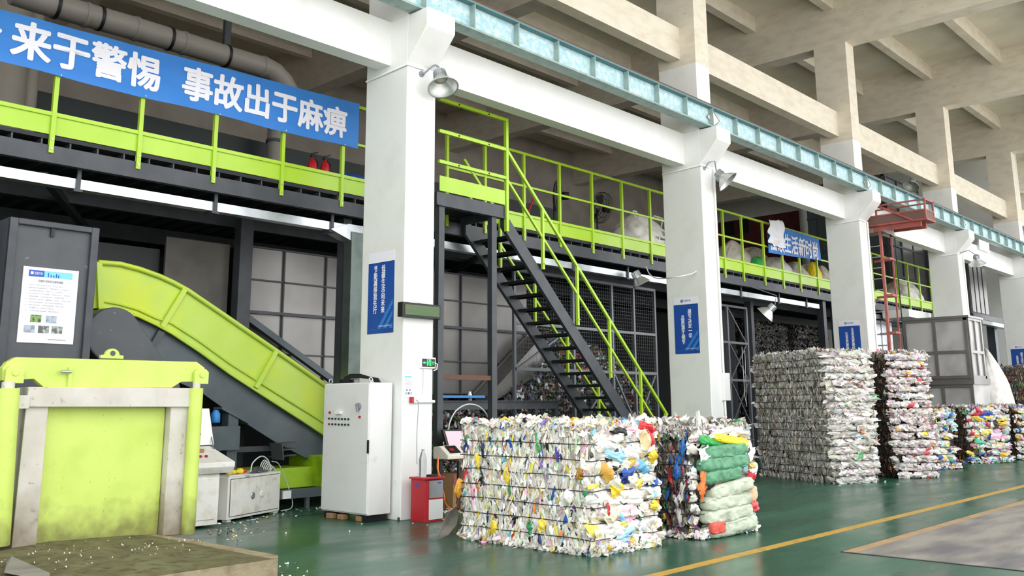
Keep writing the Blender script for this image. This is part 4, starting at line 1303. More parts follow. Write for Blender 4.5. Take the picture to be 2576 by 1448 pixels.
# ---------------------------------------------------------------- electrical cabinet
ec = thing('electrical_cabinet', 'tall light grey electrical cabinet against the exit sign column', 'cabinet', (7.98, 10.35, 0))
cx0, cx1, cy0, cy1, cz0, cz1 = 7.80, 8.18, 9.83, 10.84, .09, 1.80
MB().box((cx0, cy0, cz0), (cx1, cy1, cz1)).build('body', M['cabinet'], ec, bevel=.008)
dr = MB().box((cx0 - .018, cy0 + .01, cz0 + .02), (cx0, cy1 - .01, cz1 - .015)).build('door', M['cabinet'], ec, bevel=.004)
MB().box((cx0 + .02, cy0 + .04, 0), (cx1 - .02, cy0 + .14, cz0)).build('plinth_foot', M['black'], ec)
MB().box((cx0 + .02, cy1 - .14, 0), (cx1 - .02, cy1 - .04, cz0)).build('plinth_foot', M['black'], ec)
CF = lambda px, py: onX(px, py, cx0 - .02)
for row, y0 in ((1051, 1052), (1064, 1066)):
    for k in range(7):
        p = CF(829 + 8.1 * k, y0 + .3 * k)
        MB().cyl(p, p + Vector((-.018, 0, 0)), .014, 10).build('button', M['led_on'] if (row == 1064 and k == 0) else M['button'], dr)
for px, py in ((831, 1037), (906, 1048)):
    p = CF(px, py)
    MB().cyl(p, p + Vector((-.02, 0, 0)), .016, 10).build('indicator', M['led_on'], dr)
p = CF(853, 1037)
MB().box(p + Vector((-.04, -.07, -.022)), p + Vector((0, .05, .022))).build('switch', M['plastic'], dr, bevel=.005)
p = CF(904, 1021)
MB().cyl(p, p + Vector((-.03, 0, 0)), .045, 16).bar(p + Vector((-.04, .02, .03)), p + Vector((-.04, -.01, -.07)), .02).build('rotary_isolator', M['greyprint'], dr)
p = CF(926, 1123)
MB().box(p + Vector((-.012, -.02, -.085)), p + Vector((0, .012, .085))).build('handle', M['black'], dr)
for px in (833, 866, 942):
    p = onX(px, 964, 7.99) if False else None
for x, y in ((cx0 + .05, cy0 + .06), (cx0 + .05, cy1 - .06), (cx1 - .05, cy1 - .06)):
    MB().tube([(x + .03 * math.cos(a_), y, cz1 + .035 + .03 * math.sin(a_)) for a_ in [i * math.pi / 6 for i in range(12)]], .009, 6, closed=True).build('lifting_eye', M['galv'], ec)
b = MB()
for k in range(5):
    b.tube([(cx0 + .2, cy1 - .12 - .03 * k, cz1 - .02), (cx0 + .2, cy1 - .18 - .03 * k, cz1 + .08 + .01 * k), (cx0 + .22, cy1 - .5, cz1 + .09 + .006 * k), (cx0 + .25, cy0 + .16 + .02 * k, cz1 + .05), (cx0 + .27, cy0 + .12 + .02 * k, cz1 - .02)], .018, 8)
b.build('cable_loom', M['rubber'], ec)
for k, (x, y) in enumerate(((7.76, 10.62), (7.78, 10.4), (7.82, 10.05))):
    t = thing('packing_block', ['tan packing block under the cabinet, next to its far foot', 'tan packing block under the middle of the cabinet', 'tan packing block by the cabinet corner foot'][k], 'block', (x, y, 0), 'packing blocks under the cabinet')
    MB().box((x - .0, y - .06, 0), (x + .1, y + .06, .07)).build('block', M['cardboard'], t, bevel=.01)

# ---------------------------------------------------------------- control desk and low cabinet
ck = thing('control_desk', 'grimy white control desk with its lid propped open behind the press', 'desk', (6.1, 11.2, 0))
MB().box((5.7, 11.0, .03), (6.33, 11.5, .66)).build('pedestal', M['dirtywhite'], ck, bevel=.008)
MB().box((5.75, 10.985, .1), (6.28, 11.0, .6)).build('front_panel', M['dirtywhite'], ck, bevel=.004)
MB().prism([(10.9, .74), (10.95, .66), (11.55, .66), (11.55, .98), (10.9, .80)], 5.66, 6.48, 'x').build('console', M['dirtywhite'], ck, bevel=.006)
MB().prism([(11.55, .99), (11.60, .99), (11.78, 1.47), (11.73, 1.47)], 5.80, 6.54, 'x').build('lid', M['plastic'], ck, bevel=.006)
o = MB().prism([(11.585, 1.13), (11.592, 1.12), (11.69, 1.38), (11.683, 1.39)], 5.86, 6.36, 'x').build('lid_window', M['machine'], ck)
MB().bar((6.45, 11.4, .93), (6.52, 11.6, 1.1), .012).build('lid_stay', M['galv'], ck)
for k, x in enumerate((5.95, 6.03, 6.11, 6.19)):
    MB().cyl((x, 11.1 + .02, .855), (x, 11.11, .88), .02, 10).build('knob', M['led_on'], ck)
MB().box((5.85, 11.28, .9), (6.25, 11.42, .955)).build('wooden_block', M['cardboard'], ck)
lc = thing('low_cabinet', 'grimy white two-door low cabinet with food and hoses on top', 'cabinet', (6.62, 11.28, 0), yaw=R(23))
MB().box((0, 0, .03), (1.2, .38, .575)).build('body', M['dirtywhite'], lc, bevel=.006, local=True)
MB().box((.042, -.003, .062), (1.168, 0, .548)).build('door_gap', M['machine'], lc, local=True)
for k, (xa, xb) in enumerate(((.05, .62), (.63, 1.16))):
    d_ = MB().box((xa, -.014, .07), (xb, -.003, .54)).build('door', M['dirtywhite'], lc, bevel=.004, local=True)
    xh = (.53, .74)[k]
    MB().lathe([(0, 0), (.045, 0), (.045, .012), (.03, .016), (.0, .01)], (xh, -.014, .30), (0, -1, 0), 18).build('handle', M['galv'] if k == 0 else M['dirtywhite'], d_, local=True)
MB().box((.98, -.017, .46), (1.08, -.014, .5)).build('label_frame', M['ivory'], lc, local=True)
for x in (.04, 1.1):
    MB().box((x, .02, 0), (x + .08, .1, .03)).build('foot', M['dirtywhite'], lc, local=True)
lm = Matrix.Translation((6.62, 11.28, 0)) @ Matrix.Rotation(R(23), 4, 'Z')
L = lambda x, y, z: lm @ Vector((x, y, z))
t = thing('food_tray', 'paper tray of yellow and pink food on the low white cabinet', 'food', L(.35, .15, .58))
MB().box(L(.12, .08, .577), L(.55, .2, .585)).build('paper', M['paper'], t)
for k, (x, y, r_, mm) in enumerate(((.2, .14, .045, 'yellowsack'), (.3, .15, .04, 'yellowsack'), (.38, .14, .035, 'yellowsack'), (.46, .16, .055, 'yellowsack'), (.52, .13, .035, 'ext'))):
    MB().lathe([(0, -r_ * .7), (r_ * .8, -r_ * .5), (r_, 0), (r_ * .75, r_ * .6), (0, r_ * .8)], L(x, y, .62), (0, .1, 1), 12).build('fruit', M[mm], t)
t = thing('work_gloves', 'dark blue work gloves lying on the low white cabinet', 'gloves', L(.85, .15, .58))
for k in range(2):
    b = MB().tube([L(.68 + .14 * k, .12, .60), L(.76 + .14 * k, .14, .615), L(.82 + .14 * k, .16, .61)], [.03, .045, .03], 10)
    for q in range(4):
        b.tube([L(.82 + .14 * k, .13 + .02 * q, .605), L(.90 + .14 * k, .10 + .035 * q, .59)], [.014, .01], 6)
    b.tube([L(.77 + .14 * k, .1, .6), L(.8 + .14 * k, .05, .59)], [.014, .01], 6)
    b.build('glove', M['slate'], t)
t = thing('hose_coil', 'clear plastic hose coil hanging over the low cabinet corner', 'hose', L(1.1, .2, .6))
b = MB()
for k in range(7):
    rr = .17 + .016 * k
    b.tube([L(1.18 + .008 * k + rr * .5 * math.sin(a_), .12 + .03 * k, .46 + rr * math.cos(a_)) for a_ in [i * math.pi / 9 for i in range(18)]], .009, 6, closed=True)
b.tube(smooth([L(.62, .1, .6), L(.66, .1, .72), L(.85, .1, .8), L(1.02, .1, .74), L(1.1, .1, .6)]), .01, 6)
b.tube(smooth([L(1.05, .05, .72), L(1.3, .1, .66), L(1.52, .1, .38), L(1.6, .05, .14), L(1.5, .0, .03), L(1.25, .0, .02)]), .008, 6)
b.build('hose', M['tube'], t)

# ---------------------------------------------------------------- items at the foot of the exit sign column
rb = thing('red_box_stand', 'small red stand with grey front standing at the exit sign column', 'stand', (8.5, 9.4, 0))
MB().box((8.3, 9.28, .0), (8.62, 9.56, .54)).build('shell', M['redmetal'], rb, bevel=.006)
MB().box((8.28, 9.25, .54), (8.64, 9.58, .565)).build('top', M['redmetal'], rb, bevel=.004)
MB().box((8.37, 9.27, .03), (8.61, 9.28, .28)).build('lower_panel', M['cabinet'], rb)
MB().box((8.37, 9.272, .3), (8.61, 9.28, .52)).build('upper_panel', M['galv'], rb)
MB().box((8.52, 9.266, .48), (8.58, 9.272, .5)).build('blue_label', M['stickyblue'], rb)
MB().box((8.293, 9.4, .45), (8.3, 9.48, .48)).build('blue_label', M['stickyblue'], rb)
bt = thing('water_bottle', 'clear plastic bottle standing on the red stand', 'bottle', (8.36, 9.42, .565))
MB().lathe([(0, 0), (.05, 0), (.053, .03), (.048, .06), (.053, .13), (.05, .23), (.033, .29), (.018, .33), (.018, .35), (0, .35)], (8.38, 9.42, .565), (0, 0, 1), 18).build('body', M['water'], bt)
MB().lathe([(0, 0), (.02, 0), (.02, .025), (0, .025)], (8.38, 9.42, .915), (0, 0, 1), 14).build('cap', M['plastic'], bt)
t = thing('black_wallet', 'flat black case on the red stand', 'case', (8.52, 9.4, .565))
MB().box((8.46, 9.33, .565), (8.58, 9.45, .59)).build('case', M['rubber'], t, bevel=.006)
t = thing('floor_squeegee', 'floor squeegee with white pole leaning beside the red stand', 'squeegee', (8.25, 9.3, 0))
MB().tube([onZ(1016, 1300, .03), onX(995, 1205, 8.2)], .012, 8).build('pole', M['plastic'], t)
p = onZ(1020, 1306, 0)
MB().bar(p + Vector((-.17, -.05, .02)), p + Vector((.25, -.02, .02)), .03, .05).build('blade', M['machine'], t)
sd = thing('scale_table', 'dark steel table carrying the weighing indicator and screen', 'table', (10.2, 10.4, 0))
tp = onY(1160, 1152, 10.1)
tz = tp.z
MB().box((9.55, 9.95, tz - .03), (10.45, 10.45, tz)).build('table_top', M['rust'], sd)
for x, y in ((9.58, 9.98), (10.4, 9.98), (9.58, 10.42), (10.4, 10.42)):
    MB().box((x - .02, y - .02, 0), (x + .02, y + .02, tz - .03)).build('leg', M['black'], sd)
wi = thing('weighing_indicator', 'ivory weighing scale indicator with a dark display on the steel table', 'scale', (9.6, 10.1, tz))
p = onY(1104, 1152, 10.05)
xa = 9.36
MB().prism([(9.98, tz), (10.3, tz), (10.3, tz + .17), (10.16, tz + .19), (9.98, tz + .06)], xa, xa + .34, 'x').build('case', M['ivory'], wi, bevel=.012)
MB().prism([(10.01, tz + .085), (10.14, tz + .181), (10.138, tz + .187), (10.007, tz + .092)], xa + .08, xa + .29, 'x').build('display', M['black'], wi)
MB().prism([(10.05, tz + .118), (10.09, tz + .148), (10.088, tz + .153), (10.047, tz + .123)], xa + .12, xa + .2, 'x').build('digits', M['led_on'], wi)
mn = thing('monitor', 'pale pink lit computer screen behind the weighing indicator', 'monitor', (10, 10.4, tz))
p0, p1, p2, p3 = onY(1130, 1140, 10.35), onY(1200, 1140, 10.35), onY(1200, 1080, 10.45), onY(1113, 1080, 10.45)
u = (p1 - p0).normalized()
MB().hexa([p0, p1, p2, p3] + [v + Vector((0, .04, 0)) for v in (p0, p1, p2, p3)]).build('bezel', M['black'], mn)
c0 = (p0 + p1 + p2 + p3) / 4
ins = [c0 + (v - c0) * .88 + Vector((0, -.006, 0)) for v in (p0, p1, p2, p3)]
MB().hexa(ins + [v + Vector((0, .004, 0)) for v in ins]).build('screen', M['pink'], mn)
MB().box(p0 + Vector((.1, .05, -.12)), p1 + Vector((-.1, .12, .2))).build('stand', M['black'], mn)
cb = thing('cardboard_box', 'brown cardboard carton with red band under the scale table', 'box', (9.9, 10.2, 0))
q0, q1 = onZ(1100, 1276, 0), onZ(1160, 1284, 0)
MB().box((9.60, 10.12, 0), (10.3, 10.5, .50)).build('carton', M['cardboard'], cb)
MB().box((9.60, 10.112, .36), (10.3, 10.12, .50)).build('red_band', M['red'], cb)
for k in range(3):
    MB().box((9.66, 10.112, .08 + .08 * k), (10.15, 10.12, .11 + .08 * k)).build('printed_bar', M['rust'], cb)
ca = thing('orange_cable', 'orange extension cable hanging from the table to the floor', 'cable', (9.3, 10, 0))
pts = [onY(1102, 1150, 10.0), onY(1101, 1180, 9.9), onY(1112, 1215, 9.85), onY(1100, 1250, 9.8), onY(1085, 1280, 9.75), onZ(1092, 1300, .012), onZ(1110, 1306, .012), onZ(1140, 1305, .012)]
MB().tube(smooth(pts), .012, 7).build('cable_run', M['orange'], ca)
pts = [onY(1102, 1152, 10.02), onY(1103, 1200, 9.95), onY(1116, 1240, 9.9), onY(1120, 1265, 9.9), onZ(1138, 1282, .012), onZ(1160, 1284, .012)]
MB().tube(smooth(pts), .012, 7).build('cable_run', M['orange'], ca)
sh = thing('shovel', 'grey flat shovel with rusty handle leaning at the white bale', 'shovel', (7.5, 8.1, 0))
SV = lambda px, py: onY(px, py, 8.02 + .0042 * (1357 - py))
bl = [SV(*q) for q in ((1100, 1357), (1112, 1318), (1130, 1288), (1150, 1273), (1154, 1290), (1149, 1318), (1128, 1345))]
nb = len(bl)
dish = (bl[0] + bl[3] + bl[5]) / 3 + Vector((.02, .05, .0))
MB().add(bl + [v + Vector((.012, .02, .004)) for v in bl] + [dish, dish + Vector((.012, .02, .004))],
         [(i, (i + 1) % nb, 2 * nb) for i in range(nb)] + [((i + 1) % nb + nb, i + nb, 2 * nb + 1) for i in range(nb)] + [(i, (i + 1) % nb, (i + 1) % nb + nb, i + nb) for i in range(nb)]).build('blade', M['concrete'], sh)
MB().tube([SV(1151, 1280), onY(1165, 1180, 8.6), onY(1191, 1040, 8.9)], .018, 8).build('handle', M['rust'], sh)
p = onY(541, 1072, 12.04)
t = thing('blue_jug', 'small light blue plastic jug standing behind the control desk lid', 'jug', (p.x, 12.0, 1.27))
MB().lathe([(0, 0), (.06, 0), (.065, .02), (.065, .12), (.04, .16), (.03, .18), (0, .18)], (p.x, 12.04, 1.27), n=16).build('body', M['bluetray'], t)
hp = thing('wire_hoop', 'large bent clear strap hoop behind the computer screen', 'hoop', (10.5, 10.8, 1.4))
pts = [onY(1128, 1080, 10.8), onY(1132, 1060, 10.8), onY(1145, 1035, 10.8), onY(1165, 1020, 10.8), onY(1185, 1016, 10.8), onY(1205, 1022, 10.8), onY(1222, 1038, 10.8), onY(1228, 1050, 10.8)]
MB().tube(smooth(pts), .012, 7).build('strap', M['tube'], hp)
bt = thing('blue_tray', 'bright blue flat tray lying on the dark cross beam', 'tray', (11.6, 11.9, 1.62))
p = onY(1103, 998, 11.9)
MB().box((10.95, 11.82, p.z - .02), (12.0, 12.05, p.z + .03)).build('tray', M['bluetray'], bt, bevel=.008)
cbm = thing('cross_beam', 'dark steel beam spanning low behind the staircase', 'beam', (12.2, 12, 1.5))
z = onY(1200, 1007, 12).z
MB().box((10.7, 11.95, z - .16), (14.2, 12.05, z)).box((10.7, 11.9, z - .02), (14.2, 12.1, z)).build('beam', M['dark'], cbm)
for x in (10.75, 13.5, 14.1):
    MB().box((x, 11.95, 0), (x + .08, 12.05, z - .16)).build('leg', M['dark'], cbm)
for nm, (px, py), lab in (('spray_bottle', (1182, 1000), 'small clear bottle standing on the dark cross beam'),):
    p = onY(px, py, 12)
    t = thing('jar', lab, 'bottle', (p.x, 12, z))
    MB().lathe([(0, 0), (.04, 0), (.04, .1), (.025, .13), (.025, .16), (0, .16)], (p.x, 12, z), n=14).build('glass', M['plastic'], t)

# ---------------------------------------------------------------- loose scraps
fk = Flakes(99)
rg = fk.rg


def scatter(pts, n, spread, sz=(.01, .03), pal='front'):
    n = max(3, int(n * .4))
    for p in pts:
        P = np.c_[p[0] + rg.normal(0, spread, n), p[1] + rg.normal(0, spread, n), np.full(n, p[2]) + rg.uniform(.004, .018, n)]
        N, U, Vd = tilt(dirs(n, (0, 0, 1)), dirs(n, (1, 0, 0)), .35, rg)
        U, Vd = rot_in(U, Vd, rg.uniform(0, 6.3, n))
        fk.put(P, U, Vd, N, rg.uniform(*sz, n), rg.uniform(sz[0] * .7, sz[1] * .6, n), rg.uniform(.004, .015, n), rg.uniform(.001, .004, n), pick(pal, n, rg), 3)


scatter([(6.3, 10.6, 0), (6.8, 11.1, 0), (7.3, 11.4, 0), (7.8, 11.7, 0), (8.2, 11.7, 0), (6.0, 10.5, 0)], 26, .16)
scatter([(5.9, 10.0, 0), (6.2, 10.0, 0)], 20, .22, (.008, .022), 'mixed')
scatter([(3.4, 8.4, .2), (4.2, 8.7, .2), (3.9, 9.2, .2), (4.3, 8.5, .2), (3.0, 9.2, .2)], 40, .3, (.004, .009))
scatter([(4.9, 7.4, 0), (5.2, 7.9, 0)], 25, .12, (.008, .02))
scatter([(9.4, 10.1, 0), (9.35, 9.9, 0), (9.3, 10.2, 0)], 90, .1, (.02, .035), 'mixed')
scatter([(7.8, 6.0, 0), (8.2, 5.9, 0), (7.55, 7.0, 0)], 14, .2, (.01, .03))
scatter([(8.2, 8.4, 0), (7.6, 9.0, 0), (8.0, 9.6, 0)], 10, .3, (.008, .02))
scatter([(16.9, 7.6, 0), (17.9, 7.1, 0), (19.3, 6.9, 0)], 8, .3, (.015, .04))
tag(fk.build('litter_scraps', M['litter']), 'small plastic scraps littering the floor and plinth', 'litter', kind='stuff')

# ================================================================ behind and under the mezzanine
hp = thing('sheet_hopper', 'bare metal sheet hopper wall of square panels under the mezzanine', 'hopper', (11, 13.5, 0))
MB().prism([(7.98, 2.9), (7.98, 4.12), (15.0, 4.12), (15.0, 3.0), (13.3, 1.70), (9.6, 1.70)], 13.5, 13.53, 'y').build('sheet', M['panel'], hp)
vx = [7.98, 8.77, 9.64, 10.5, 11.35, 12.2, 12.98, 13.82, 14.6]
b = MB()
for x in vx:
    zl = 1.7
    if x < 9.6:
        zl = 2.9 - (x - 7.98) * .741
    if x > 13.3:
        zl = 1.7 + (x - 13.3) * .765
    b.box((x - .012, 13.46, zl), (x + .012, 13.5, 4.12))
b.build('upright_seams', M['machine'], hp)
b = MB()
for z, xa, xb in ((4.12, 7.98, 15), (3.57, 7.98, 15), (2.35, 8.75, 14.15), (1.72, 9.6, 13.3)):
    b.box((xa, 13.46, z - .012), (xb, 13.5, z + .012))
b.build('level_seams', M['machine'], hp)
MB().box((7.98, 13.42, 3.0), (15, 13.5, 3.05)).build('stiffening_rail', M['machine'], hp)
MB().bar((15.0, 13.44, 2.98), (13.3, 13.44, 1.68), .10, .04, (0, 1, 0)).build('sloping_edge', M['panel'], hp)
MB().prism([(15.0, 2.98), (13.3, 1.68), (13.3, 1.5), (15.0, 2.2)], 13.0, 13.4, 'y').build('sloping_chute', M['panel'], hp)
MB().bar((7.9, 13.4, 3.0), (10.3, 13.2, 1.55), .1, .12, (0, 1, 0)).build('sloping_rail', M['slate'], hp)
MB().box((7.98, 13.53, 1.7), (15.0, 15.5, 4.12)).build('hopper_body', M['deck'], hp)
t = thing('brown_panel', 'dull brown sheet panel behind the conveyor top', 'panel', (7.2, 13.5, 2))
MB().box((6.62, 13.45, 1.0), (7.72, 13.52, 4.1)).build('sheet', M['brownpanel'], t, bevel=.02)
MB().box((5.2, 13.6, 1.0), (6.6, 13.7, 3.9)).build('recess_shade', M['black'], t)  # black sheet whose colour stands in for the shade of the recess
t = thing('shade_back_sheet', 'added dark sheet standing in for the shaded depth under the mezzanine', 'screen', (8, 18, 0))
MB().box((-3, 18, 0), (39, 18.1, 4.45)).build('sheet', M['deck'], t)  # added sheet, its dark colour replaces the shade deep under the deck

mc = thing('mesh_cage', 'grey framed wire mesh cage holding the loose bottle heap', 'cage', (17, 12.6, 0))
b = MB()
for x in (13.62, 15.5, 16.9, 17.75, 18.62):
    b.box((x - .03, 12.57, 0), (x + .03, 12.63, 4.22))
for z in (4.2, 3.12, 2.2, 1.05):
    b.box((13.62, 12.57, z - .03), (18.65, 12.63, z + .03))
for (xa, za, xb, zb) in ((15.7, 1.05, 16.85, 2.15), (16.95, 2.15, 17.7, 1.05), (17.8, 1.05, 18.55, 2.15), (13.7, 2.2, 15.4, 3.1)):
    b.bar((xa, 12.6, za), (xb, 12.6, zb), .04)
b.build('frame', M['mesh'], mc)
b = MB()
for k in range(62):
    x = 13.65 + k * .08
    b.bar((x, 12.6, .05), (x, 12.6, 4.2), .0025)
for k in range(52):
    z = .08 + k * .08
    b.bar((13.65, 12.6, z), (18.6, 12.6, z), .0025)
b.build('wire_mesh', M['mesh'], mc)
fk = Flakes(77)
rg = fk.rg
n = 5200
x = rg.uniform(11.3, 18.6, n)
y = rg.uniform(12.75, 14.6, n)
peak = 3.25 - .2 * np.abs(x - 16.2)
z = peak * np.clip((y - 12.5) / 1.6, 0, 1) ** .35
lim = lambda x: np.where(x < 13.3, 1.35, np.where(x < 15.2, 1.3 + (x - 13.3) * .72, 9))
z = np.minimum(z, lim(x))
N, U, Vd = tilt(dirs(n, (0, -.8, .6)), dirs(n, (1, 0, 0)), .6, rg)
U, Vd = rot_in(U, Vd, rg.uniform(0, 6.3, n))
fk.put(np.c_[x, y, z + rg.uniform(-.05, .06, n)], U, Vd, N, rg.uniform(.03, .085, n), rg.uniform(.02, .05, n), rg.uniform(.01, .05, n), rg.uniform(.003, .01, n), pick('bottles', n, rg), 4)
n = 2600
x = rg.uniform(11.3, 18.6, n)
zt = np.minimum(2.75 - .25 * np.abs(x - 15.6), lim(x))
P = np.c_[x, 12.75 + rg.uniform(0, .12, n), rg.uniform(0, 1, n) * zt]
N, U, Vd = tilt(dirs(n, (0, -1, .2)), dirs(n, (1, 0, 0)), .6, rg)
U, Vd = rot_in(U, Vd, rg.uniform(0, 6.3, n))
fk.put(P, U, Vd, N, rg.uniform(.03, .085, n), rg.uniform(.02, .05, n), rg.uniform(.01, .05, n), rg.uniform(.003, .01, n), pick('bottles', n, rg), 4)
tag(fk.build('bottle_heap', M['film']), 'loose heap of crushed drink bottles behind the wire mesh', 'bottles', kind='stuff')

fd = thing('cage_door', 'grey framed mesh door with crossed braces beyond the second poster column', 'door', (22.6, 12.6, 0))
b = MB()
for x in (21.2, 22.05, 23.1):
    b.box((x - .035, 12.57, 0), (x + .035, 12.64, 4.1))
for z in (4.08, 3.1, 2.1, .9):
    b.box((21.2, 12.57, z - .03), (23.1, 12.64, z + .03))
for (xa, za, xb, zb) in ((22.1, 3.1, 23.05, 2.1), (22.1, 2.1, 23.05, 3.1), (22.1, 4.05, 23.05, 3.1), (22.1, .95, 23.05, 2.1), (22.1, 2.1, 23.05, .95)):
    b.bar((xa, 12.6, za), (xb, 12.6, zb), .03)
b.build('frame', M['mesh'], fd)
MB().box((22.05, 12.63, .05), (23.1, 12.645, .9)).build('kick_panel', M['machine'], fd)
MB().box((21.25, 12.9, .05), (23.0, 12.93, 4.0)).build('backing_mesh', M['deck'], fd)
MB().tube([(22.6, 12.5, 3.0), (22.62, 12.5, 1.7), (22.7, 12.5, 1.4), (22.75, 12.5, 2.9)], .008).build('hung_cord', M['plastic'], fd)
MB().box((23.3, 12.55, 0), (23.45, 12.75, 4.3)).build('door_post', M['machine'], fd)

# ---------------------------------------------------------------- things standing on the mezzanine
DK = 4.83
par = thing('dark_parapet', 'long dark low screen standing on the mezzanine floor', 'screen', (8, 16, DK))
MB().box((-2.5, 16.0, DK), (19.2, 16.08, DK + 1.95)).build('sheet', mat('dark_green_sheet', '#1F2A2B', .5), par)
for k, px in enumerate((785, 817)):
    p = onY(px, 430, 12.3)
    t = thing('fire_extinguisher', ['red fire extinguisher, the one nearer the drain pipe', 'red fire extinguisher, the one nearer the blue drum'][k], 'extinguisher', (p.x, 12.3, DK), 'fire extinguishers on the mezzanine')
    MB().lathe([(0, 0), (.075, 0), (.08, .02), (.08, .52), (.06, .6), (.03, .64), (.025, .67), (0, .67)], (p.x, 12.3, DK), n=20).build('cylinder', M['ext'], t)
    MB().box((p.x - .03, 12.28, DK + .67), (p.x + .03, 12.32, DK + .70)).bar((p.x - .02, 12.3, DK + .72), (p.x + .10, 12.3, DK + .77), .022).bar((p.x, 12.3, DK + .70), (p.x + .1, 12.3, DK + .71), .018).build('valve', M['black'], t)
    MB().tube([(p.x, 12.3, DK + .69), (p.x + .11, 12.3, DK + .6), (p.x + .115, 12.3, DK + .3)], .014).build('hose', M['rubber'], t)
p = onY(897, 440, 12.5)
t = thing('blue_drum', 'blue plastic drum behind the lime guardrail by the extinguishers', 'drum', (9.5, 12.5, DK))
MB().lathe([(0, 0), (.27, 0), (.29, .03), (.28, .2), (.295, .22), (.28, .24), (.28, .42), (.295, .44), (.27, .54), (.2, .58), (0, .58)], (9.45, 12.6, DK), n=28).build('body', M['blue'], t)
MB().lathe([(.08, .58), (.08, .61), (0, .61)], (9.45, 12.6, DK), n=16).build('bung', M['black'], t)


def floor_fan(label, px, py, y, az, r=.33):
    p = onY(px, py, y)
    t = thing('floor_fan', label, 'fan', (p.x, y, DK), 'standing fans on the mezzanine')
    ax = Vector((math.cos(az), math.sin(az), .05)).normalized()
    q = Vector((0, 0, 1)).rotation_difference(ax)
    MB().cyl((p.x, y + .12, DK), (p.x, y + .12, p.z), .022, 12).build('pole', M['black'], t)
    MB().lathe([(0, 0), (.24, 0), (.24, .03), (.05, .06), (0, .06)], (p.x, y + .12, DK), n=24).build('base', M['black'], t)
    c_ = p
    MB().lathe([(0, -.24), (.085, -.24), (.095, -.1), (.05, -.06), (0, -.06)], c_, ax, 18).build('motor', M['black'], t)
    b = MB()
    for rr, dz in ((r, 0), (r * .98, .06), (r * .8, .085), (r * .55, .10), (r * .3, .11), (r * .98, -.05), (r * .6, -.07)):
        b.tube([c_ + q @ Vector((rr * math.cos(a), rr * math.sin(a), dz)) for a in [i * math.pi / 14 for i in range(28)]], .005, 5, closed=True)
    for k in range(30):
        a = 2 * math.pi * k / 30
        d = q @ Vector((math.cos(a), math.sin(a), 0))
        b.tube([c_ + d * .05 + ax * .112, c_ + d * r * .7 + ax * .095, c_ + d * r + ax * .0, c_ + d * r * .7 - ax * .06, c_ + d * .08 - ax * .075], .0035, 4)
    b.build('guard', M['black'], t)
    b = MB()
    for k in range(3):
        a0 = 2 * math.pi * k / 3
        vs = []
        for (rr, da, dz) in ((.05, -.3, -.02), (.05, .3, .02), (r * .55, -.45, -.035), (r * .55, .4, .035), (r * .88, -.3, -.03), (r * .88, .25, .03)):
            vs.append(c_ + q @ Vector((rr * math.cos(a0 + da), rr * math.sin(a0 + da), dz)))
        b.add(vs + [v + ax * .004 for v in vs], [(0, 1, 3, 2), (2, 3, 5, 4), (6, 8, 9, 7), (8, 10, 11, 9)])
    b.build('blades', M['machine'], t)


floor_fan('black floor fan turned side-on behind the guardrail near the stair', 1404, 492, 12.9, R(128), .36)
floor_fan('black floor fan with its round guard facing out, next to the white sack', 1512, 522, 12.9, R(168), .37)
t = thing('red_pole', 'thin bright red pole leaning on the mezzanine behind the staircase', 'pole', (13, 13, DK))
MB().cyl(onY(1326, 540, 12.6), onY(1342, 500, 12.6), .02, 8).cyl(onY(1326, 540, 12.6), (onY(1326, 540, 12.6).x - .12, 12.6, DK), .02, 8).build('pole', M['ext'], t)


def lump_sack(label, px, w, h, y, m, seed, d=.7, name='bulk_sack', group='woven sacks on the mezzanine', base=DK, pin=.35, x=None, ears=True):
    rg_ = random.Random(seed)
    x_ = onY(px, 600, y).x if x is None else x
    t = thing(name, label, 'sack', (x_, y, base), group)
    ph = [rg_.uniform(0, 6.28) for _ in range(8)]
    vs, fs = [], []
    nu, nv = 60, 36
    for i in range(nv + 1):
        v = i / nv
        z = h * v
        r_ = (1 - (max(0, v - .45) / .55) ** 2.2 * (1 - pin)) * (.9 + .13 * math.sin(math.pi * min(1, v * 1.3)))
        if v == 1:
            r_ *= .05
        if i == 0:
            r_ *= .93
        for j in range(nu):
            a = 2 * math.pi * j / nu
            q = Vector((math.cos(a) * 1.6, math.sin(a) * 1.6, v * 2.4 + seed * 3))
            wr = 1 + .05 * math.sin(3 * a + ph[0] + 4 * v) + .14 * noise.noise(q) - .13 * abs(noise.noise(q * 2.1)) - .08 * abs(noise.noise(q * 4.3 + Vector((7, v * 5, 0)))) + .08
            ca_, sa_ = math.cos(a), math.sin(a)
            ca_ = math.copysign(abs(ca_) ** .75, ca_)
            sa_ = math.copysign(abs(sa_) ** .75, sa_)
            vs.append((x_ + w / 2 * ca_ * r_ * wr + .08 * w * math.sin(ph[4]) * v, y + d / 2 * sa_ * r_ * wr, base + max(0.0, z * (1 + .05 * math.sin(2 * a + ph[5]) * v))))
    for i in range(nv):
        for j in range(nu):
            fs.append((i * nu + j, i * nu + (j + 1) % nu, (i + 1) * nu + (j + 1) % nu, (i + 1) * nu + j))
    fs.append(tuple(range(nu))[::-1])
    fs.append(tuple(range(nv * nu, nv * nu + nu)))
    MB().add(vs, fs, True).build('bag', m, t)
    if ears:
        for s_ in (-1, 1):
            MB().tube([(x_ + s_ * w * .28, y - d * .2, base + h * .82), (x_ + s_ * w * .33, y - d * .18, base + h * 1.02), (x_ + s_ * w * .2, y - d * .1, base + h * 1.06), (x_ + s_ * w * .12, y - d * .1, base + h * .9)], .022, 6).build('lifting_loop', m, t)
    return t


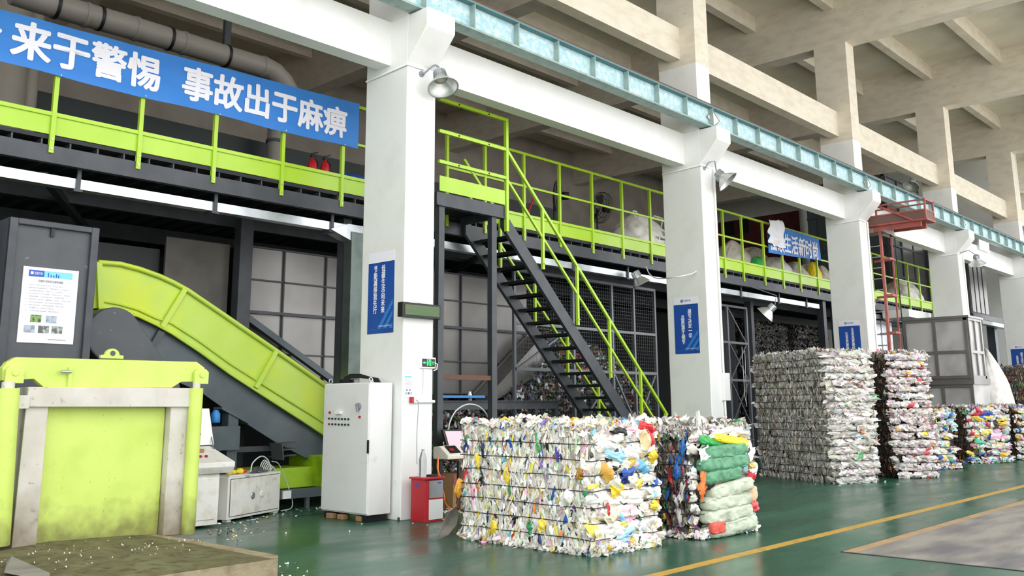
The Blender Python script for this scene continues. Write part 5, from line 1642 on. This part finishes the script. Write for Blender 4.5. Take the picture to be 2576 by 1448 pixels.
s1 = lump_sack('bulging white bulk sack with black print beside the round fan', 1610, 1.9, 1.12, 12.55, M['sackwhite'], 3, d=1.0, x=18.15)
text('乳酸切片', M['black'], s1, (17.9, 12.02, DK + .38), X3, Z3, .9, .17, bold=.01, depth=.0)
tile(s1, 'printed_emblem', M['stickyblue'], (18.35, 12.03, DK + .62), X3, Z3, .12, .13)
lump_sack('grey rounded sack behind the first rails of the blue-bannered guardrail', 1848, 1.7, 1.05, 12.6, M['sackgrey'], 5, ears=False)
lump_sack('grey slumped sack with a green bag before it', 1893, 1.7, 1.15, 13.0, M['sackgrey'], 6, ears=False)
lump_sack('bright green plastic bag among the grey sacks', 1902, .45, .62, 12.1, M['greensack2'], 7, d=.4, ears=False)
lump_sack('small yellow bag on the deck beside the bright green bag', 1885, .5, .3, 12.05, M['yellowsack'], 8, d=.4, ears=False)
lump_sack('white sack below the crumpled banner corner', 1948, 1.25, .85, 12.5, M['sackwhite'], 9, ears=False)
lump_sack('grey creased sack below the middle of the slogan banner', 1992, 1.1, .78, 12.35, M['sackgrey'], 10, ears=False)
lump_sack('white sack next to the bright yellow sack', 2022, .85, .82, 12.45, M['sackwhite'], 11, d=.6, ears=False)
lump_sack('bright yellow sack standing under the slogan banner', 2041, .5, .85, 12.15, M['yellowsack'], 12, d=.4, ears=False)
lump_sack('grey upright sack beside the bright yellow sack', 2061, .66, .86, 12.3, M['sackgrey'], 13, d=.5, ears=False)
lump_sack('pale sack half hidden by the column with the crane platform', 2076, .6, .7, 12.3, M['sackwhite'], 14, d=.5, ears=False)
lump_sack('folded white sacks behind the rails next to the red ladder', 2255, 2.2, 1.0, 12.4, M['sackwhite'], 15, d=1.2, pin=.6, ears=False)

dp = thing('dust_pipe', 'fat grey ventilation pipe slung above the blue safety banner', 'pipe', (6, 14, 7.5))
YP = 14.0
pts = [onY(x, y, YP) for x, y in ((30, -20), (100, 3), (220, 38), (340, 72), (460, 108), (575, 143), (670, 171), (690, 182), (712, 205), (730, 240))]
MB().tube(pts, .19, 20).build('pipe', mat('grey_pvc', '#8E8881', .45), dp)
for i, (x, y) in enumerate(((140, 15), (215, 37), (250, 46), (340, 72), (425, 97), (460, 108), (568, 141), (660, 168))):
    c_ = onY(x, y, YP)
    d_ = (pts[4] - pts[3]).normalized()
    MB().cyl(c_ - d_ * .025, c_ + d_ * .025, .205, 20).build('collar', M['black'] if i % 2 == 0 else mat('grey_pvc', '#8E8881', .45), dp)
for x, y in ((140, 15), (568, 141)):
    c_ = onY(x, y, YP)
    MB().box((c_.x - .06, YP - .04, c_.z), (c_.x + .06, YP + .04, 12.5)).build('hanger', M['dark'], dp)
t = thing('drain_pipe', 'grey vertical pipe against the wall behind the extinguishers', 'pipe', (10, 16.5, DK))
p = onY(692, 360, 15.5)
MB().cyl((p.x, 15.5, DK), (p.x, 15.5, p.z + .9), .16, 18).build('pipe', mat('grey_pvc', '#8E8881', .45), t)
MB().cyl((p.x, 15.5, p.z), (p.x, 15.5, p.z + .06), .185, 18).build('collar', M['machine'], t)
for k, px in enumerate((15, 75)):
    p = onY(px, 200, 15.5)
    t = thing('drain_pipe', ['fat grey vertical pipe below the start of the blue banner', 'slimmer pale vertical pipe below the blue banner'][k], 'pipe', (p.x, 15.5, DK))
    MB().cyl((p.x, 15.5, DK), (p.x, 15.5, 12.5), (.3, .13)[k], 20).build('pipe', M['beige2'], t)
    MB().cyl((p.x, 15.5, 7.0), (p.x, 15.5, 7.08), (.33, .15)[k], 20).build('collar', M['machine'], t)
t = thing('round_pillar', 'pale round pillar standing in front of the maroon partition', 'pillar', (44.3, 20.4, 0))
MB().cyl((44.3, 20.35, 0), (44.3, 20.35, 13), .42, 28).build('shaft', M['white'], t)
t = thing('wall_vent', 'dark square opening in the maroon partition, nearer the column', 'vent', (45, 26, 9))
for k, (px, py) in enumerate(((1834, 575), (1870, 568))):
    p = onX(px, py, 44.97)
    if k:
        t = thing('wall_vent', 'dark square opening in the maroon partition, nearer the banner', 'vent', p)
    MB().box((44.94, p.y - .3, p.z - .38), (45, p.y + .3, p.z + .38)).build('grille', M['black'], t)
en = thing('machine_enclosure', 'dark panelled machine enclosure with pale windows on the mezzanine', 'enclosure', (36, 13, DK))
MB().box((35.2, 13.0, DK), (38.8, 16.2, 10.2)).build('body', M['slate'], en)
b = MB()
for y in (13.0, 13.9, 14.8, 15.7):
    b.box((35.15, y, DK), (35.2, y + .08, 10.2))
for x in (35.2, 36.4, 37.6, 38.75):
    b.box((x, 12.94, DK), (x + .08, 13.0, 10.2))
for z in (6.2, 7.4, 8.8, 10.12):
    b.box((35.15, 12.94, z), (35.2, 16.2, z + .08)).box((35.15, 12.94, z), (38.8, 13.0, z + .08))
b.build('frame', M['machine'], en)
for k in (1, 2):
    MB().box((35.3 + 1.2 * k, 12.96, DK + .3), (36.35 + 1.2 * k, 13.0, 10.0)).build('pale_panel', M['panel'], en)
e2 = thing('louvre_enclosure', 'grey louvred enclosure on the deck beyond the panelled bin column', 'enclosure', (37.5, 11.5, DK))
pz0, pz1 = onY(2450, 790, 11.4).z, onY(2450, 655, 11.4).z
xa, xb = onY(2436, 700, 11.4).x, onY(2478, 700, 11.4).x
MB().box((xa, 11.4, pz0), (xb, 13.5, pz1 + .5)).build('body', M['machine'], e2)
b = MB()
for k in range(4):
    x = xa + (xb - xa) * (k + .1) / 4
    b.box((x, 11.36, pz0 + .1), (x + (xb - xa) * .19, 11.4, pz1 + .3))
b.build('louvres', M['panel'], e2)
MB().box((xa - .5, 11.2, pz0 - .2), (xb + 1.5, 13.5, pz0)).build('support_deck', M['dark'], e2)
MB().box((xa - .5, 10.9, pz0 - .45), (xb + 1.2, 11.2, pz0 - .3)).build('pale_edge', M['galv'], e2)
MB().box((xb + .2, 11.3, 0), (xb + .55, 11.6, pz0 - .2)).build('support_post', M['slate'], e2)

# ---------------------------------------------------------------- the grey bin, crane platform and ladder
gb = thing('panelled_bin', 'big grey steel panelled bin standing on a lower frame by the fourth column', 'bin', (29.5, 9.3, 0))
bx, ya, yb, za, zb = 28.0, 8.35, 10.12, 2.15, 3.86
MB().box((bx, ya, za), (29.2, yb, zb)).build('upper_box', M['binpanel'], gb)
b = MB()
for y in (ya, (ya + yb) / 2 - .03, yb - .08):
    b.box((bx - .05, y, za), (bx, y + .08, zb))
for z in (za, (za + zb) / 2 - .15, zb - .07):
    b.box((bx - .05, ya, z), (bx, yb, z + .08)).box((bx, ya - .05, z), (29.2, ya, z + .08))
for x in (bx, 28.55, 29.1):
    b.box((x, ya - .05, za), (x + .1, ya, zb))
b.build('frame', M['panel'], gb)
MB().box((bx - .08, ya - .08, zb), (29.3, yb + .05, zb + .06)).build('rim', M['panel'], gb)
MB().box((bx + .1, ya - .0, 0), (29.5, yb - .1, 1.98)).build('lower_box', M['binpanel'], gb)
b = MB()
for y in (ya, (ya + yb) / 2 - .1, yb - .18):
    b.box((bx + .05, y, 0), (bx + .1, y + .08, 1.98))
b.box((bx + .05, ya, 1.9), (bx + .1, yb - .1, 1.98)).box((bx, ya - .05, 1.98), (29.5, ya, 2.15)).box((bx, ya, 1.98), (bx + .3, yb, 2.15))
b.build('lower_frame', M['panel'], gb)
t = thing('white_box_unit', 'pale boxy unit hung beneath the deck beyond the red ladder', 'unit', (32, 11.4, 4.4))
p, q = onY(2278, 780, 11.0), onY(2328, 805, 11.0)
MB().box((p.x, 10.9, q.z), (q.x + .3, 11.76, 4.485)).build('case', M['plastic'], t)
t = thing('corrugated_screen', 'pale corrugated sheet standing beyond the red ladder', 'screen', (32, 13, 0))
b = MB()
for k in range(14):
    b.box((30.0 + k * .25, 12.5 + .02 * (k % 2), 0), (30.25 + k * .25, 12.54 + .02 * (k % 2), 4.3))
b.build('sheet', M['galv'], t)
cp = thing('crane_access_platform', 'red steel access platform bracketed below the crane girder', 'platform', (25.1, 9.1, 6.2))
PX = 25.0
for x in (PX, PX + .4):
    MB().box((x, 8.35, 6.10), (x + .08, 9.72, 6.24)).build('bearer', M['red'], cp)
MB().box((PX - .05, 9.62, 6.08), (PX + .5, 10.6, 6.2)).build('fixing_arm', M['framegrey'], cp)
MB().box((PX - .1, 8.15, 6.24), (PX + .58, 9.75, 6.28)).build('floor_plate', M['red'], cp)
b = MB()
for (x, y) in ((PX - .08, 8.17), (PX - .08, 9.7), (PX + .54, 8.17), (PX + .54, 9.7)):
    b.box((x, y, 6.28), (x + .045, y + .045, 6.82))
for z in (6.5, 6.78):
    b.box((PX - .08, 8.17, z), (PX - .04, 9.74, z + .04)).box((PX + .54, 8.17, z), (PX + .58, 9.74, z + .04)).box((PX - .08, 8.17, z), (PX + .58, 8.21, z + .04))
b.build('railing', M['red'], cp)
MB().box((PX - .07, 8.2, 6.28), (PX - .06, 9.7, 6.5)).box((PX - .07, 8.18, 6.28), (PX + .56, 8.19, 6.5)).build('kick_sheet', mat('dull_brown_red_sheet', '#6E5049', .7), cp)
MB().bar((PX - .1, 8.5, 6.26), (PX - .1, 9.95, 7.1), .06, .05).build('diagonal_stay', M['red'], cp)
ldr = thing('red_ladder', 'red steel cage ladder rising to the crane access platform', 'ladder', (25.1, 9.5, 0))
for y in (9.44, 9.84):
    MB().box((PX - .04, y - .03, 0), (PX + .04, y + .03, 6.1)).build('stringer', M['red'], ldr)
rung = None
for k in range(19):
    if rung is None:
        rung = MB().cyl((PX, 9.44, .3), (PX, 9.84, .3), .016, 8).build('rung', M['galv'], ldr)
    else:
        o = rung.copy()
        C.objects.link(o)
        o.parent = ldr
        o.location.z = .3 * k
MB().box((PX + .3, 9.26, 1.6), (PX + .34, 9.30, 6.1)).build('cage_bar', M['red'], ldr)
for z in (2.3, 3.3, 4.3, 5.3):
    MB().box((PX, 9.24, z), (PX + .36, 9.28, z + .06)).box((PX, 9.24, z), (PX + .04, 9.45, z + .06)).box((PX + .32, 9.24, z), (PX + .36, 9.8, z + .06)).build('cage_hoop', M['red'], ldr)
MB().tube([(PX + .38, 9.2, 6.05), (PX + .40, 9.2, 3.0), (PX + .38, 9.2, 1.2)], .016).build('cable', M['rubber'], ldr)
bb = onZ(2490, 1130, 0)
lump_sack('tall slumped white bulk bag beside the grey panelled bin', 2490, 1.7, 3.0, 8.75, M['sackwhite'], 21, d=1.3, name='bulk_bag', group=None, base=0, pin=.12, x=30.6, ears=False)
wd = MB().box((44.9, 12.0, 2.2), (45.0, 13.6, 3.4))
struct('window_1', MB().box((44.93, 13.0, 2.0), (45.0, 15.2, 3.2)), M['slate'])
